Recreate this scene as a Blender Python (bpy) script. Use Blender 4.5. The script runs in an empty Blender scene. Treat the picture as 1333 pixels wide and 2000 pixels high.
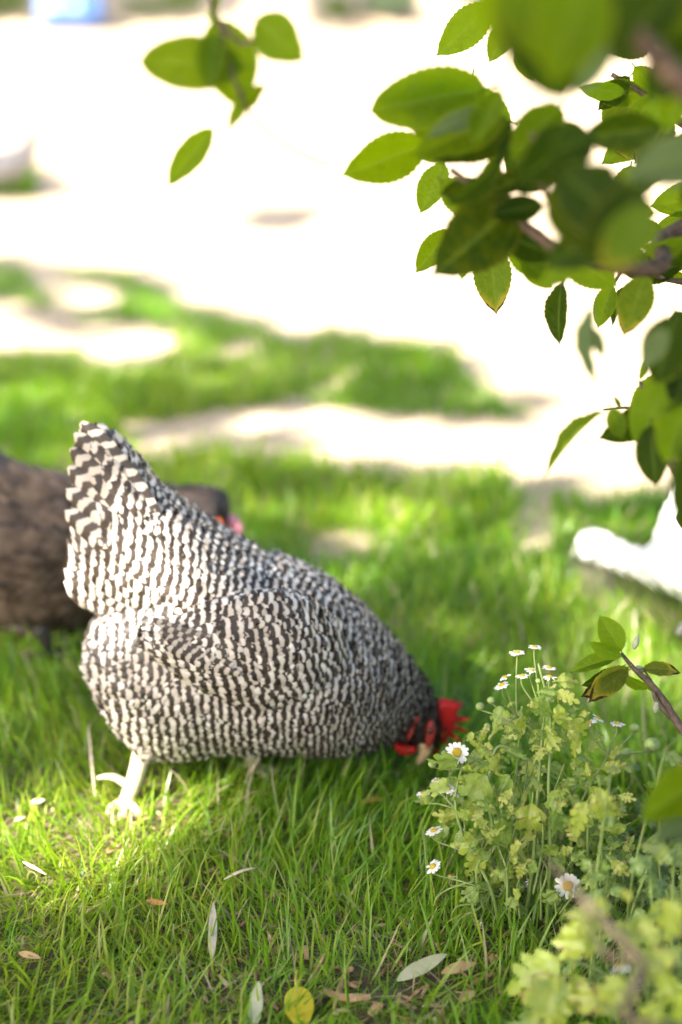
import bpy, bmesh, math, random
import numpy as np
from mathutils import Vector, Matrix, Quaternion
from mathutils.bvhtree import BVHTree
from mathutils.geometry import delaunay_2d_cdt

SC = bpy.context.scene
COL = SC.collection
rng = np.random.default_rng(7)
random.seed(7)

# ------------------------------------------------------------------ camera
CAM_H = 0.877
PITCH = math.radians(20.9)
FPX = 2778.0                       # focal length in pixels of the 1333x2000 photograph
cam_d = bpy.data.cameras.new("camera")
cam = bpy.data.objects.new("camera", cam_d)
COL.objects.link(cam)
cam.location = (0, 0, CAM_H)
cam.rotation_euler = (math.pi/2 - PITCH, 0, 0)
cam_d.sensor_fit = 'VERTICAL'
cam_d.sensor_height = 36.0
cam_d.lens = 50.0
cam_d.clip_start = 0.02
cam_d.clip_end = 900
cam_d.dof.use_dof = True
cam_d.dof.focus_distance = 1.37
cam_d.dof.aperture_fstop = 1.75
cam_d.dof.aperture_blades = 9
SC.camera = cam

# ------------------------------------------------------------------ light
TO_SUN = Vector((-0.60, -0.52, 0.62)).normalized()
el = math.asin(TO_SUN.z)
az = math.atan2(TO_SUN.x, TO_SUN.y)
world = bpy.data.worlds.new("World")
SC.world = world
world.use_nodes = True
wn = world.node_tree
wn.nodes.clear()
sky = wn.nodes.new('ShaderNodeTexSky')
sky.sky_type = 'NISHITA'
sky.sun_disc = False
sky.sun_elevation = el
sky.sun_rotation = az % (2*math.pi)
sky.air_density = 1.0
sky.dust_density = 3.0
sky.ozone_density = 0.6
bg = wn.nodes.new('ShaderNodeBackground')
bg.inputs['Strength'].default_value = 0.085
wo = wn.nodes.new('ShaderNodeOutputWorld')
wn.links.new(sky.outputs[0], bg.inputs[0])
wn.links.new(bg.outputs[0], wo.inputs[0])

sun_d = bpy.data.lights.new("sun", 'SUN')
sun_d.energy = 5.0
sun_d.angle = math.radians(0.53)
sun_d.color = (1.0, 0.93, 0.82)
sun = bpy.data.objects.new("sun", sun_d)
COL.objects.link(sun)
sun.location = (-6, -4, 8)
sun.rotation_euler = (-TO_SUN).to_track_quat('-Z', 'Y').to_euler()

SC.view_settings.view_transform = 'Standard'
SC.view_settings.look = 'None'
SC.view_settings.exposure = 2.70
SC.view_settings.gamma = 1.0
SC.view_settings.use_curve_mapping = False
SC.render.engine = 'CYCLES'
SC.cycles.use_denoising = True
SC.cycles.max_bounces = 7
SC.cycles.diffuse_bounces = 4
SC.cycles.transmission_bounces = 5
SC.cycles.sample_clamp_indirect = 8.0

# ------------------------------------------------------------------ measuring helpers (photo pixel -> place)
CP, SP = math.cos(PITCH), math.sin(PITCH)
FWD = Vector((0, CP, -SP)); UPV = Vector((0, SP, CP)); RGT = Vector((1, 0, 0))
CAMP = Vector((0, 0, CAM_H))
def ray(px, py):
    return FWD + RGT*((px-666.5)/FPX) + UPV*((1000-py)/FPX)
def G(px, py):
    r = ray(px, py); return CAMP + r*(CAM_H/-r.z)
def PY(px, py, Y):
    r = ray(px, py); return CAMP + r*(Y/r.y)
def PD(px, py, D):
    return CAMP + ray(px, py)*D
def proj_np(P):
    d = P - np.array([0, 0, CAM_H])
    z = d[:, 1]*CP - d[:, 2]*SP
    u = d[:, 1]*SP + d[:, 2]*CP
    z = np.where(np.abs(z) < 1e-4, 1e-4, z)
    return 666.5 + FPX*d[:, 0]/z, 1000 - FPX*u/z, z
def in_poly(x, y, poly):
    inside = np.zeros(x.shape, bool)
    n = len(poly); j = n-1
    for i in range(n):
        xi, yi = poly[i]; xj, yj = poly[j]
        c = ((yi > y) != (yj > y)) & (x < (xj-xi)*(y-yi)/((yj-yi) if yj != yi else 1e-9)+xi)
        inside ^= c
        j = i
    return inside
_nt = rng.random((64, 64))
def vnoise(x, y, f=1.0, seed=0):
    x = np.asarray(x, float)*f + seed*17.3; y = np.asarray(y, float)*f + seed*9.1
    xi = np.floor(x).astype(int); yi = np.floor(y).astype(int)
    fx = x-xi; fy = y-yi
    fx = fx*fx*(3-2*fx); fy = fy*fy*(3-2*fy)
    a = _nt[xi % 64, yi % 64]; b = _nt[(xi+1) % 64, yi % 64]
    c = _nt[xi % 64, (yi+1) % 64]; d = _nt[(xi+1) % 64, (yi+1) % 64]
    return (a*(1-fx)+b*fx)*(1-fy) + (c*(1-fx)+d*fx)*fy
def ground_z(x, y):
    x = np.asarray(x, float); y = np.asarray(y, float)
    near = np.exp(-np.clip(np.hypot(x, y-1.5)-1.0, 0, None)/3.0)
    return (0.020*(vnoise(x, y, 3.1, 1)-0.5) + 0.010*(vnoise(x, y, 9.0, 2)-0.5))*near

# ------------------------------------------------------------------ object helpers
def tag(o, label=None, cat=None, group=None, kind=None):
    if label: o['label'] = label
    if cat: o['category'] = cat
    if group: o['group'] = group
    if kind: o['kind'] = kind
    return o
def thing(name, label, cat, loc, group=None):
    o = bpy.data.objects.new(name, None); COL.objects.link(o)
    o.location = loc; o.empty_display_size = 0.05
    return tag(o, label, cat, group)
def link(name, mesh, parent=None, M=None):
    """one mesh object; M is its world matrix (identity when left out)"""
    o = bpy.data.objects.new(name, mesh); COL.objects.link(o)
    M = M if M is not None else Matrix.Identity(4)
    if parent is not None:
        o.parent = parent
        W = Matrix.Identity(4); q = parent; chain = []
        while q is not None: chain.append(q); q = q.parent
        for q in reversed(chain): W = W @ q.matrix_basis
        M = W.inverted() @ M
    o.matrix_basis = M
    return o
def np_mesh(name, verts, faces, mat=None, attrs=None, smooth=True):
    """verts (n,3); faces (m,k) array or list of arrays"""
    me = bpy.data.meshes.new(name)
    if not isinstance(faces, list): faces = [faces]
    faces = [np.asarray(f) for f in faces if len(f)]
    nl = sum(f.size for f in faces); nf = sum(len(f) for f in faces)
    me.vertices.add(len(verts)); me.vertices.foreach_set('co', np.asarray(verts, np.float32).ravel())
    me.loops.add(nl); me.polygons.add(nf)
    me.loops.foreach_set('vertex_index', np.concatenate([f.ravel() for f in faces]).astype(np.int32))
    ls = []; s = 0
    for f in faces:
        k = f.shape[1]; ls.append(s + np.arange(len(f))*k); s += f.size
    me.polygons.foreach_set('loop_start', np.concatenate(ls).astype(np.int32))
    me.polygons.foreach_set('use_smooth', np.full(nf, smooth))
    if attrs:
        for k, v in attrs.items():
            a = me.attributes.new(k, 'FLOAT', 'POINT'); a.data.foreach_set('value', np.asarray(v, np.float32).ravel())
    me.update(calc_edges=True); me.validate()
    if mat: me.materials.append(mat)
    return me
def grid_faces(n, m):
    i = np.arange(n-1)[:, None]*m + np.arange(m-1)[None, :]
    i = i.ravel()
    return np.stack([i, i+1, i+m+1, i+m], 1)
def tube(points, radii, K=7, name='tube', mat=None, wob=0.0):
    """a tapered tube through points"""
    pts = [Vector(p) for p in points]
    n = len(pts); V = []; 
    t0 = (pts[1]-pts[0]).normalized()
    side = t0.orthogonal().normalized()
    for i, p in enumerate(pts):
        t = (pts[min(i+1, n-1)]-pts[max(i-1, 0)])
        t = t.normalized() if t.length > 1e-9 else t0
        side = (side - t*side.dot(t))
        side = side.normalized() if side.length > 1e-6 else t.orthogonal().normalized()
        up = t.cross(side)
        for k in range(K):
            a = 2*math.pi*k/K
            r = radii[i]*(1+wob*(random.random()-0.5))
            V.append(p + (side*math.cos(a)+up*math.sin(a))*r)
    F = []
    for i in range(n-1):
        for k in range(K):
            F.append((i*K+k, i*K+(k+1) % K, (i+1)*K+(k+1) % K, (i+1)*K+k))
    V.append(pts[0]); V.append(pts[-1]); a, b = n*K, n*K+1
    T = [(a, (k+1) % K, k) for k in range(K)] + [(b, (n-1)*K+k, (n-1)*K+(k+1) % K) for k in range(K)]
    return np_mesh(name, np.array([tuple(v) for v in V]), [np.array(F), np.array(T)], mat)
def spline(pts, n=8):
    """Catmull-Rom through 3-D points"""
    P = [Vector(p) for p in pts]
    P = [P[0]*2-P[1]] + P + [P[-1]*2-P[-2]]
    out = []
    for i in range(1, len(P)-2):
        for k in range(n):
            t = k/n
            a, b, c, d = P[i-1], P[i], P[i+1], P[i+2]
            out.append(0.5*((2*b)+(c-a)*t+(2*a-5*b+4*c-d)*t*t+(3*b-a-3*c+d)*t**3))
    out.append(P[-2])
    return out
def taper(n, r0, r1, p=1.0):
    return [r0+(r1-r0)*(i/(n-1))**p for i in range(n)]
def join_meshes(name, meshes, mat=None):
    bm = bmesh.new()
    for m in meshes: bm.from_mesh(m)
    me = bpy.data.meshes.new(name); bm.to_mesh(me); bm.free()
    for p in me.polygons: p.use_smooth = True
    if mat: me.materials.append(mat)
    return me

# ------------------------------------------------------------------ materials
class NT:
    def __init__(s, name):
        s.m = bpy.data.materials.new(name); s.m.use_nodes = True
        s.t = s.m.node_tree; s.t.nodes.clear()
        s.out = s.t.nodes.new('ShaderNodeOutputMaterial')
    def n(s, typ, **kw):
        x = s.t.nodes.new(typ)
        for k, v in kw.items():
            if k.startswith('_'): x.inputs[k[1:]].default_value = v
            else: setattr(x, k, v)
        return x
    def l(s, a, b): s.t.links.new(a, b)
    def attr(s, name): return s.n('ShaderNodeAttribute', attribute_name=name).outputs['Fac']
    def math(s, op, a, b=None, c=None, clamp=False):
        x = s.n('ShaderNodeMath', operation=op, use_clamp=clamp)
        for i, v in enumerate((a, b, c)):
            if v is None: continue
            if isinstance(v, (int, float)): x.inputs[i].default_value = v
            else: s.l(v, x.inputs[i])
        return x.outputs[0]
    def noise(s, scale, detail=4, rough=0.55, coord=None, out='Fac', dist=0.0):
        x = s.n('ShaderNodeTexNoise'); x.inputs['Scale'].default_value = scale
        x.inputs['Detail'].default_value = detail; x.inputs['Roughness'].default_value = rough
        x.inputs['Distortion'].default_value = dist
        if coord is None: coord = s.n('ShaderNodeTexCoord').outputs['Object']
        s.l(coord, x.inputs['Vector']); return x.outputs[out]
    def ramp(s, fac, stops):
        x = s.n('ShaderNodeValToRGB'); e = x.color_ramp.elements
        while len(e) > 1: e.remove(e[-1])
        e[0].position = stops[0][0]; e[0].color = (*stops[0][1], 1)
        for p, c in stops[1:]:
            q = e.new(p); q.color = (*c, 1)
        s.l(fac, x.inputs[0]); return x.outputs[0]
    def mix(s, fac, a, b, mode='MIX'):
        x = s.n('ShaderNodeMix', data_type='RGBA', blend_type=mode)
        for sock, v in ((x.inputs[0], fac), (x.inputs[6], a), (x.inputs[7], b)):
            if isinstance(v, (int, float)): sock.default_value = v
            elif isinstance(v, tuple): sock.default_value = (*v, 1)
            else: s.l(v, sock)
        return x.outputs[2]
    def sm(s, v, lo, hi):
        x = s.n('ShaderNodeMapRange', interpolation_type='SMOOTHSTEP')
        s.l(v, x.inputs[0]); x.inputs[1].default_value = lo; x.inputs[2].default_value = hi
        return x.outputs[0]
    def bump(s, h, strength=0.4, dist=0.003):
        x = s.n('ShaderNodeBump'); x.inputs['Strength'].default_value = strength; x.inputs['Distance'].default_value = dist
        s.l(h, x.inputs['Height']); return x.outputs[0]
    def bsdf(s, color, rough=0.6, spec=0.3, normal=None, translucent=None, tfac=0.4, sheen=0.0):
        b = s.n('ShaderNodeBsdfPrincipled')
        if isinstance(color, tuple): b.inputs['Base Color'].default_value = (*color, 1)
        else: s.l(color, b.inputs['Base Color'])
        if isinstance(rough, (int, float)): b.inputs['Roughness'].default_value = rough
        else: s.l(rough, b.inputs['Roughness'])
        b.inputs['Specular IOR Level'].default_value = spec
        if sheen: b.inputs['Sheen Weight'].default_value = sheen
        if normal is not None: s.l(normal, b.inputs['Normal'])
        o = b.outputs[0]
        if translucent is not None:
            t = s.n('ShaderNodeBsdfTranslucent')
            if isinstance(translucent, tuple): t.inputs[0].default_value = (*translucent, 1)
            else: s.l(translucent, t.inputs[0])
            if normal is not None: s.l(normal, t.inputs['Normal'])
            mx = s.n('ShaderNodeMixShader'); mx.inputs[0].default_value = tfac
            s.l(o, mx.inputs[1]); s.l(t.outputs[0], mx.inputs[2]); o = mx.outputs[0]
        s.l(o, s.out.inputs[0]); return s.m

def mat_simple(name, c1, c2, scale=20, rough=0.7, spec=0.2, bump=0.3, bd=0.002, trans=None, tf=0.3):
    k = NT(name); nz = k.noise(scale, 5)
    col = k.ramp(nz, [(0.3, c1), (0.7, c2)])
    n = k.bump(nz, bump, bd)
    return k.bsdf(col, rough, spec, n, trans, tf)

# pale dusty earth; damp and dark with humus close to the shrub, dry and pale in the yard
def mat_ground():
    k = NT('earth')
    co = k.n('ShaderNodeTexCoord').outputs['Object']
    n1 = k.noise(1.3, 6, 0.6, co); n2 = k.noise(45, 5, 0.65, co); n3 = k.noise(260, 3, 0.6, co)
    dry = k.ramp(n1, [(0.3, (0.38, 0.29, 0.195)), (0.7, (0.49, 0.40, 0.29))])
    dry = k.mix(k.sm(n2, 0.45, 0.75), dry, (0.31, 0.225, 0.14))
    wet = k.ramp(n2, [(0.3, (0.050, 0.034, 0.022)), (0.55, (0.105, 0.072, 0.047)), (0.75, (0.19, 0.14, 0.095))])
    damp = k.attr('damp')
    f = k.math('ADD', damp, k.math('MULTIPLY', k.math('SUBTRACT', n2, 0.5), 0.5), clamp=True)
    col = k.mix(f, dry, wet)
    h = k.math('ADD', k.math('MULTIPLY', n2, 0.7), k.math('MULTIPLY', n3, 0.3))
    return k.bsdf(col, 0.95, 0.1, k.bump(h, 0.7, 0.006))
def mat_grass():
    k = NT('grass_blade')
    t = k.attr('tint'); a = k.attr('along')
    live = k.ramp(t, [(0.0, (0.060, 0.165, 0.022)), (0.35, (0.105, 0.235, 0.012)), (0.7, (0.185, 0.305, 0.014)), (0.90, (0.27, 0.33, 0.03)), (0.93, (0.40, 0.33, 0.18)), (1.0, (0.52, 0.43, 0.29))])
    base = k.mix(k.sm(a, 0.30, 0.0), live, (0.17, 0.22, 0.05))
    tr = k.ramp(t, [(0.0, (0.12, 0.33, 0.015)), (0.6, (0.29, 0.52, 0.010)), (0.9, (0.42, 0.50, 0.03)), (1.0, (0.45, 0.38, 0.22))])
    return k.bsdf(base, 0.36, 0.5, None, tr, 0.5)
def mat_feather():
    k = NT('barred_feather')
    co = k.n('ShaderNodeTexCoord').outputs['Object']
    nz = k.noise(130, 3, 0.6, co)
    ph = k.math('ADD', k.attr('phase'), k.math('MULTIPLY', k.math('SUBTRACT', nz, 0.5), 0.42))
    s = k.math('SINE', k.math('MULTIPLY', ph, 2*math.pi))
    s = k.math('ADD', s, k.attr('white'))
    s = k.math('SUBTRACT', s, k.math('MULTIPLY', k.math('POWER', k.attr('edge'), 4.0), 0.6))
    f = k.sm(s, -0.36, 0.42)
    tn = k.attr('tint')
    wh = k.mix(tn, (0.44, 0.38, 0.32), (0.68, 0.63, 0.57))
    wh = k.mix(k.math('MULTIPLY', k.sm(k.noise(14, 2, 0.5, co), .45, .7), .35), wh, (0.26, 0.20, 0.15))
    wh = k.mix(k.attr('grey'), wh, (0.080, 0.073, 0.068))
    dk = k.mix(tn, (0.018, 0.013, 0.010), (0.055, 0.039, 0.029))
    col = k.mix(f, dk, wh)
    barb = k.n('ShaderNodeTexWave', wave_type='BANDS'); barb.inputs['Scale'].default_value = 0
    n = k.bump(k.noise(420, 2, 0.5, co), 0.35, 0.0012)
    return k.bsdf(col, 0.46, 0.4, n, None)
def mat_feather_brown():
    k = NT('brown_feather')
    co = k.n('ShaderNodeTexCoord').outputs['Object']
    nz = k.noise(22, 5, 0.6, co)
    col = k.ramp(k.math('ADD', k.math('MULTIPLY', nz, 0.7), k.math('MULTIPLY', k.attr('tint'), 0.35)),
                 [(0.25, (0.022, 0.015, 0.011)), (0.5, (0.070, 0.046, 0.030)), (0.75, (0.14, 0.10, 0.07))])
    col = k.mix(k.attr('grey'), col, (0.022, 0.020, 0.022))
    return k.bsdf(col, 0.6, 0.25)
def mat_feather_white():
    k = NT('white_feather')
    col = k.mix(k.attr('tint'), (0.74, 0.72, 0.69), (0.82, 0.81, 0.79))
    return k.bsdf(col, 0.6, 0.2, None, (0.6, 0.58, 0.55), 0.15)
def mat_camellia(name, top, trn, edge=(0.30, 0.30, 0.03), brown=0.0, rough=0.32, vein=0.30):
    k = NT(name)
    co = k.n('ShaderNodeTexCoord').outputs['Object']
    ed = k.attr('edge'); rib = k.attr('rib'); al = k.attr('along')
    oi = k.n('ShaderNodeObjectInfo').outputs['Random']
    nz = k.noise(5.0, 4, 0.6, co)
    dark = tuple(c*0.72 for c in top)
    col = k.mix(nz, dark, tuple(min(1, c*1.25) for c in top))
    col = k.mix(k.math('MULTIPLY', k.sm(ed, 0.88, 1.0), 0.6), col, edge)
    col = k.mix(k.math('MULTIPLY', k.sm(rib, 0.55, 1.0), vein), col, (0.20, 0.30, 0.06))
    tr = k.mix(nz, tuple(c*0.8 for c in trn), tuple(min(1, c*1.2) for c in trn))
    tr = k.mix(k.math('MULTIPLY', oi, 0.5), tr, tuple(c*0.5 for c in trn))
    yl = k.sm(k.math('FRACT', k.math('MULTIPLY', oi, 7.3)), 0.72, 1.0)
    tr = k.mix(k.math('MULTIPLY', k.math('MULTIPLY', yl, k.sm(nz, .35, .65)), .35), tr, (0.36, 0.36, 0.004))
    tr = k.mix(k.math('MULTIPLY', k.sm(rib, 0.55, 1.0), 0.15), tr, (0.30, 0.40, 0.03))
    if brown > 0:
        b = k.math('ADD', k.math('MULTIPLY', ed, 0.25), k.math('ADD', al, k.math('MULTIPLY', k.math('SUBTRACT', nz, 0.5), 0.35)))
        bf = k.sm(b, 1.18-brown, 1.24-brown)
        yf = k.sm(b, 0.95-brown, 1.18-brown)
        col = k.mix(yf, col, (0.26, 0.24, 0.02)); tr = k.mix(yf, tr, (0.42, 0.36, 0.03))
        col = k.mix(bf, col, (0.05, 0.025, 0.012)); tr = k.mix(bf, tr, (0.04, 0.018, 0.008))
    n = k.bump(k.math('ADD', k.noise(14, 3, 0.5, co), k.math('MULTIPLY', rib, -0.4)), 0.25, 0.02)
    return k.bsdf(col, rough, 0.13, n, tr, 0.66)
def mat_feverfew(name, c1, c2, trn, burn=0.5):
    k = NT(name)
    co = k.n('ShaderNodeTexCoord').outputs['Object']
    oi = k.n('ShaderNodeObjectInfo').outputs['Random']
    nz = k.noise(2.4, 3, 0.5, co); ed = k.attr('edge'); rib = k.attr('rib')
    col = k.mix(oi, c1, c2)
    col = k.mix(k.sm(nz, 0.4, 0.7), col, tuple(c*1.2 for c in c2))
    tr = k.mix(oi, trn, tuple(c*0.75 for c in trn))
    rb = k.sm(rib, 0.5, 1.0)
    col = k.mix(k.math('MULTIPLY', rb, 0.5), col, (0.34, 0.38, 0.17))
    b = k.math('ADD', ed, k.math('ADD', k.math('MULTIPLY', nz, 1.1), k.math('MULTIPLY', oi, 0.35)))
    bf = k.sm(b, 1.95-burn, 2.15-burn)
    col = k.mix(bf, col, (0.25, 0.15, 0.075)); tr = k.mix(bf, tr, (0.28, 0.16, 0.06))
    n = k.bump(k.noise(6, 2, 0.5, co), 0.15, 0.03)
    return k.bsdf(col, 0.42, 0.5, n, tr, 0.42)
def mat_bark(name, c1, c2, sc=60):
    k = NT(name); co = k.n('ShaderNodeTexCoord').outputs['Object']
    nz = k.noise(sc, 6, 0.65, co); n2 = k.noise(sc*0.3, 3, 0.5, co)
    col = k.ramp(nz, [(0.3, c1), (0.65, c2)])
    col = k.mix(k.sm(n2, 0.62, 0.7), col, tuple(min(1, c*1.7) for c in c2))
    return k.bsdf(col, 0.85, 0.15, k.bump(nz, 0.6, 0.003))

M_ground = mat_ground()
M_grass = mat_grass()
M_feather = mat_feather()
M_brown = mat_feather_brown()
M_white = mat_feather_white()
M_skin = mat_simple('dark_skin', (0.02, 0.017, 0.015), (0.035, 0.028, 0.024), 60)
M_brownskin = mat_simple('brown_skin', (0.05, 0.036, 0.028), (0.08, 0.06, 0.045), 60)
M_whiteskin = mat_simple('white_down', (0.70, 0.68, 0.65), (0.78, 0.76, 0.73), 60)
M_comb = mat_simple('red_comb', (0.30, 0.007, 0.008), (0.46, 0.017, 0.016), 300, 0.5, 0.3, 0.5, 0.001, (0.7, 0.03, 0.02), 0.25)
M_face = mat_simple('red_face', (0.11, 0.014, 0.012), (0.24, 0.022, 0.018), 350, 0.55, 0.3, 0.8, 0.001)
M_pinkcomb = mat_simple('pink_comb', (0.66, 0.22, 0.28), (0.74, 0.30, 0.36), 200, 0.5, 0.3)
M_orangeface = mat_simple('orange_face', (0.35, 0.06, 0.015), (0.45, 0.10, 0.02), 200, 0.5, 0.3)
M_beak = mat_simple('horn_beak', (0.34, 0.22, 0.11), (0.50, 0.37, 0.21), 150, 0.4, 0.4)
M_eye = mat_simple('eye', (0.01, 0.006, 0.004), (0.02, 0.01, 0.006), 100, 0.1, 0.6)
M_leg = mat_simple('yellow_leg', (0.50, 0.42, 0.26), (0.64, 0.57, 0.42), 240, 0.5, 0.3, 0.6, 0.0015)
M_darkleg = mat_simple('dark_leg', (0.025, 0.02, 0.018), (0.05, 0.042, 0.036), 240, 0.5, 0.3)
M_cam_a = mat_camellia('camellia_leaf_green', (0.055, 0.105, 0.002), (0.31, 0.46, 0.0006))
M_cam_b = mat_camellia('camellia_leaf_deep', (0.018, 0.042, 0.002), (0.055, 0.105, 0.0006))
M_cam_c = mat_camellia('camellia_leaf_young', (0.085, 0.165, 0.008), (0.27, 0.40, 0.006))
M_cam_d = mat_camellia('camellia_leaf_browned', (0.060, 0.120, 0.012), (0.20, 0.29, 0.010), brown=0.16)
M_cam_e = mat_camellia('camellia_leaf_scorched', (0.10, 0.13, 0.015), (0.26, 0.29, 0.012), brown=0.28)
M_cam_p = mat_camellia('camellia_leaf_pale', (0.11, 0.17, 0.08), (0.17, 0.24, 0.07), rough=0.45)
M_twig = mat_bark('camellia_bark', (0.045, 0.032, 0.025), (0.12, 0.09, 0.068), 160)
M_bark = mat_bark('tree_bark', (0.05, 0.038, 0.03), (0.16, 0.125, 0.10), 12)
M_crown = NT('tree_leaf').bsdf((0.055, 0.10, 0.02), 0.5, 0.3, None, (0.06, 0.11, 0.012), 0.3)
M_ff_a = mat_feverfew('feverfew_leaf', (0.22, 0.30, 0.032), (0.34, 0.39, 0.080), (0.44, 0.52, 0.030), 0.34)
M_ff_b = mat_feverfew('feverfew_leaf_green', (0.11, 0.19, 0.025), (0.20, 0.28, 0.05), (0.26, 0.39, 0.018), 0.15)
M_ff_c = mat_feverfew('weed_leaf', (0.095, 0.17, 0.035), (0.17, 0.24, 0.06), (0.22, 0.34, 0.03), 0.15)
M_stem = mat_simple('green_stem', (0.14, 0.21, 0.05), (0.24, 0.31, 0.10), 50, 0.5, 0.3, 0.2, 0.001, (0.2, 0.3, 0.05), 0.2)
M_petal = mat_simple('white_petal', (0.76, 0.74, 0.72), (0.82, 0.81, 0.80), 60, 0.6, 0.2, 0.2, 0.001, (0.72, 0.70, 0.66), 0.35)
M_disc = mat_simple('yellow_disc', (0.50, 0.33, 0.02), (0.66, 0.48, 0.06), 900, 0.7, 0.2, 1.0, 0.001)
M_calyx = mat_simple('flower_cup', (0.14, 0.20, 0.06), (0.22, 0.28, 0.10), 200, 0.6, 0.2)
M_bud = mat_simple('leaf_bud', (0.16, 0.19, 0.12), (0.26, 0.29, 0.2), 200, 0.6, 0.2, 0.3, 0.001)
M_straw = mat_simple('dry_straw', (0.44, 0.34, 0.22), (0.62, 0.52, 0.38), 120, 0.75, 0.2)
M_chip = mat_simple('wood_chip', (0.27, 0.155, 0.08), (0.46, 0.31, 0.18), 90, 0.8, 0.15)
M_greyleaf = mat_simple('grey_dry_leaf', (0.30, 0.25, 0.21), (0.44, 0.37, 0.31), 80, 0.7, 0.2)
M_paleleaf = mat_simple('pale_dry_leaf', (0.34, 0.34, 0.20), (0.44, 0.43, 0.28), 60, 0.55, 0.3)
M_yellowleaf = mat_simple('yellow_leaf', (0.52, 0.43, 0.02), (0.66, 0.56, 0.04), 60, 0.5, 0.3, 0.2, 0.001, (0.6, 0.5, 0.02), 0.35)
M_orangeleaf = mat_simple('orange_leaf', (0.26, 0.12, 0.03), (0.38, 0.20, 0.06), 60, 0.6, 0.3)
M_bluedrum = mat_simple('blue_plastic', (0.045, 0.10, 0.26), (0.06, 0.125, 0.31), 6, 0.4, 0.4, 0.1)
M_shrub = NT('shrub_leaf').bsdf((0.19, 0.26, 0.08), 0.6, 0.2, None, (0.2, 0.28, 0.06), 0.3)
M_shrubdark = NT('shrub_leaf_dark').bsdf((0.10, 0.15, 0.08), 0.6, 0.2, None, (0.1, 0.15, 0.05), 0.3)

# ------------------------------------------------------------------ where the sun reaches the ground, measured on the photograph
LIT = {
 'yard': [(-400, 480), (0, 513), (60, 516), (130, 516), (250, 527), (300, 556), (345, 570), (380, 592), (450, 620), (520, 640),
          (580, 668), (605, 655), (650, 641), (760, 667), (850, 665), (890, 690), (920, 742), (1000, 778), (1070, 785), (1090, 800), (1333, 800), (1800, 800),
          (1800, 64), (1200, 64), (820, 66), (720, 72), (620, 75), (420, 66), (0, 60), (-400, 60)],
 'band': [(250, 838), (330, 828), (430, 808), (600, 792), (780, 815), (1000, 822), (1080, 786), (1800, 780), (1800, 940), (1240, 958),
          (1160, 985), (1060, 930), (960, 922), (750, 925), (640, 915), (580, 880), (540, 845), (450, 850), (350, 880), (300, 895), (255, 870)],
 'left': [(-300, 585), (0, 592), (60, 602), (120, 642), (200, 640), (300, 645), (342, 668), (330, 700), (240, 712), (180, 716), (130, 690), (50, 690), (-300, 700)],
 'spot_a': [(125, 570), (160, 556), (200, 560), (238, 578), (225, 598), (180, 602), (140, 592)],
 'spot_b': [(60, 515), (98, 515), (98, 535), (80, 548), (62, 538)],
 'fowl': [(1225, 1130), (1290, 1085), (1500, 1000), (1500, 1320), (1300, 1200)],
 'fowlhead': [(1060, 1105), (1180, 1085), (1220, 1120), (1150, 1160)],
}
SHADE_IN_LIT = [
 [(505, 415), (540, 405), (565, 412), (612, 402), (600, 420), (575, 425), (560, 450), (530, 446)],
 [(-80, 318), (50, 318), (112, 345), (100, 382), (-80, 386)],
]
GRASS_BARE = [   # bare earth between the grass
 [(560, 1038), (700, 1040), (745, 1062), (690, 1098), (580, 1088)],
 [(985, 910), (1070, 930), (1095, 1000), (1060, 1070), (1010, 1060), (1000, 990)],
 [(1100, 1080), (1200, 1100), (1240, 1150), (1180, 1160), (1110, 1130)],
 [(425, 680), (500, 672), (520, 690), (440, 712)],
 [(565, 770), (640, 742), (700, 712), (715, 716), (650, 768), (565, 792)],
 [(820, 665), (880, 670), (900, 700), (830, 695)],
 [(1200, 1640), (1333, 1690), (1333, 1800), (1200, 1760)],
 [(230, 820), (270, 815), (290, 905), (240, 880)],
 [(380, 845), (560, 835), (640, 920), (540, 925), (390, 895)],
 [(100, 515), (250, 600), (120, 640), (60, 560)], [(330, 570), (420, 600), (390, 620), (330, 595)],
]
def px_of_ground(x, y):
    P = np.stack([x, y, np.zeros_like(x)], 1)
    return proj_np(P)
def lit_mask(px, py):
    m = np.zeros(px.shape, bool)
    for p in LIT.values(): m |= in_poly(px, py, p)
    for p in SHADE_IN_LIT: m &= ~in_poly(px, py, p)
    return m

# ------------------------------------------------------------------ ground, one sheet to the horizon
def build_ground():
    xs = np.concatenate([[-400, -150, -60, -30, -15, -8, -5], np.arange(-3, 3.01, 0.06), [5, 8, 15, 30, 60, 150, 400]])
    ys = np.concatenate([[-400, -150, -60, -20, -8, -3, -1, 0], np.arange(0.4, 5.01, 0.06), [5.5, 6, 7, 8, 9, 10, 12, 15, 20, 30, 60, 150, 400]])
    X, Y = np.meshgrid(xs, ys)
    Z = ground_z(X.ravel(), Y.ravel())
    x, y = X.ravel(), Y.ravel()
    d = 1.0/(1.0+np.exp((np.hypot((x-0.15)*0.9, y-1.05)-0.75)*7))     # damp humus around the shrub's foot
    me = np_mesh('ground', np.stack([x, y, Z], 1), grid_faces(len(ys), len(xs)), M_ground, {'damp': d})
    return tag(link('ground', me), kind='structure')
build_ground()

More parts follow.
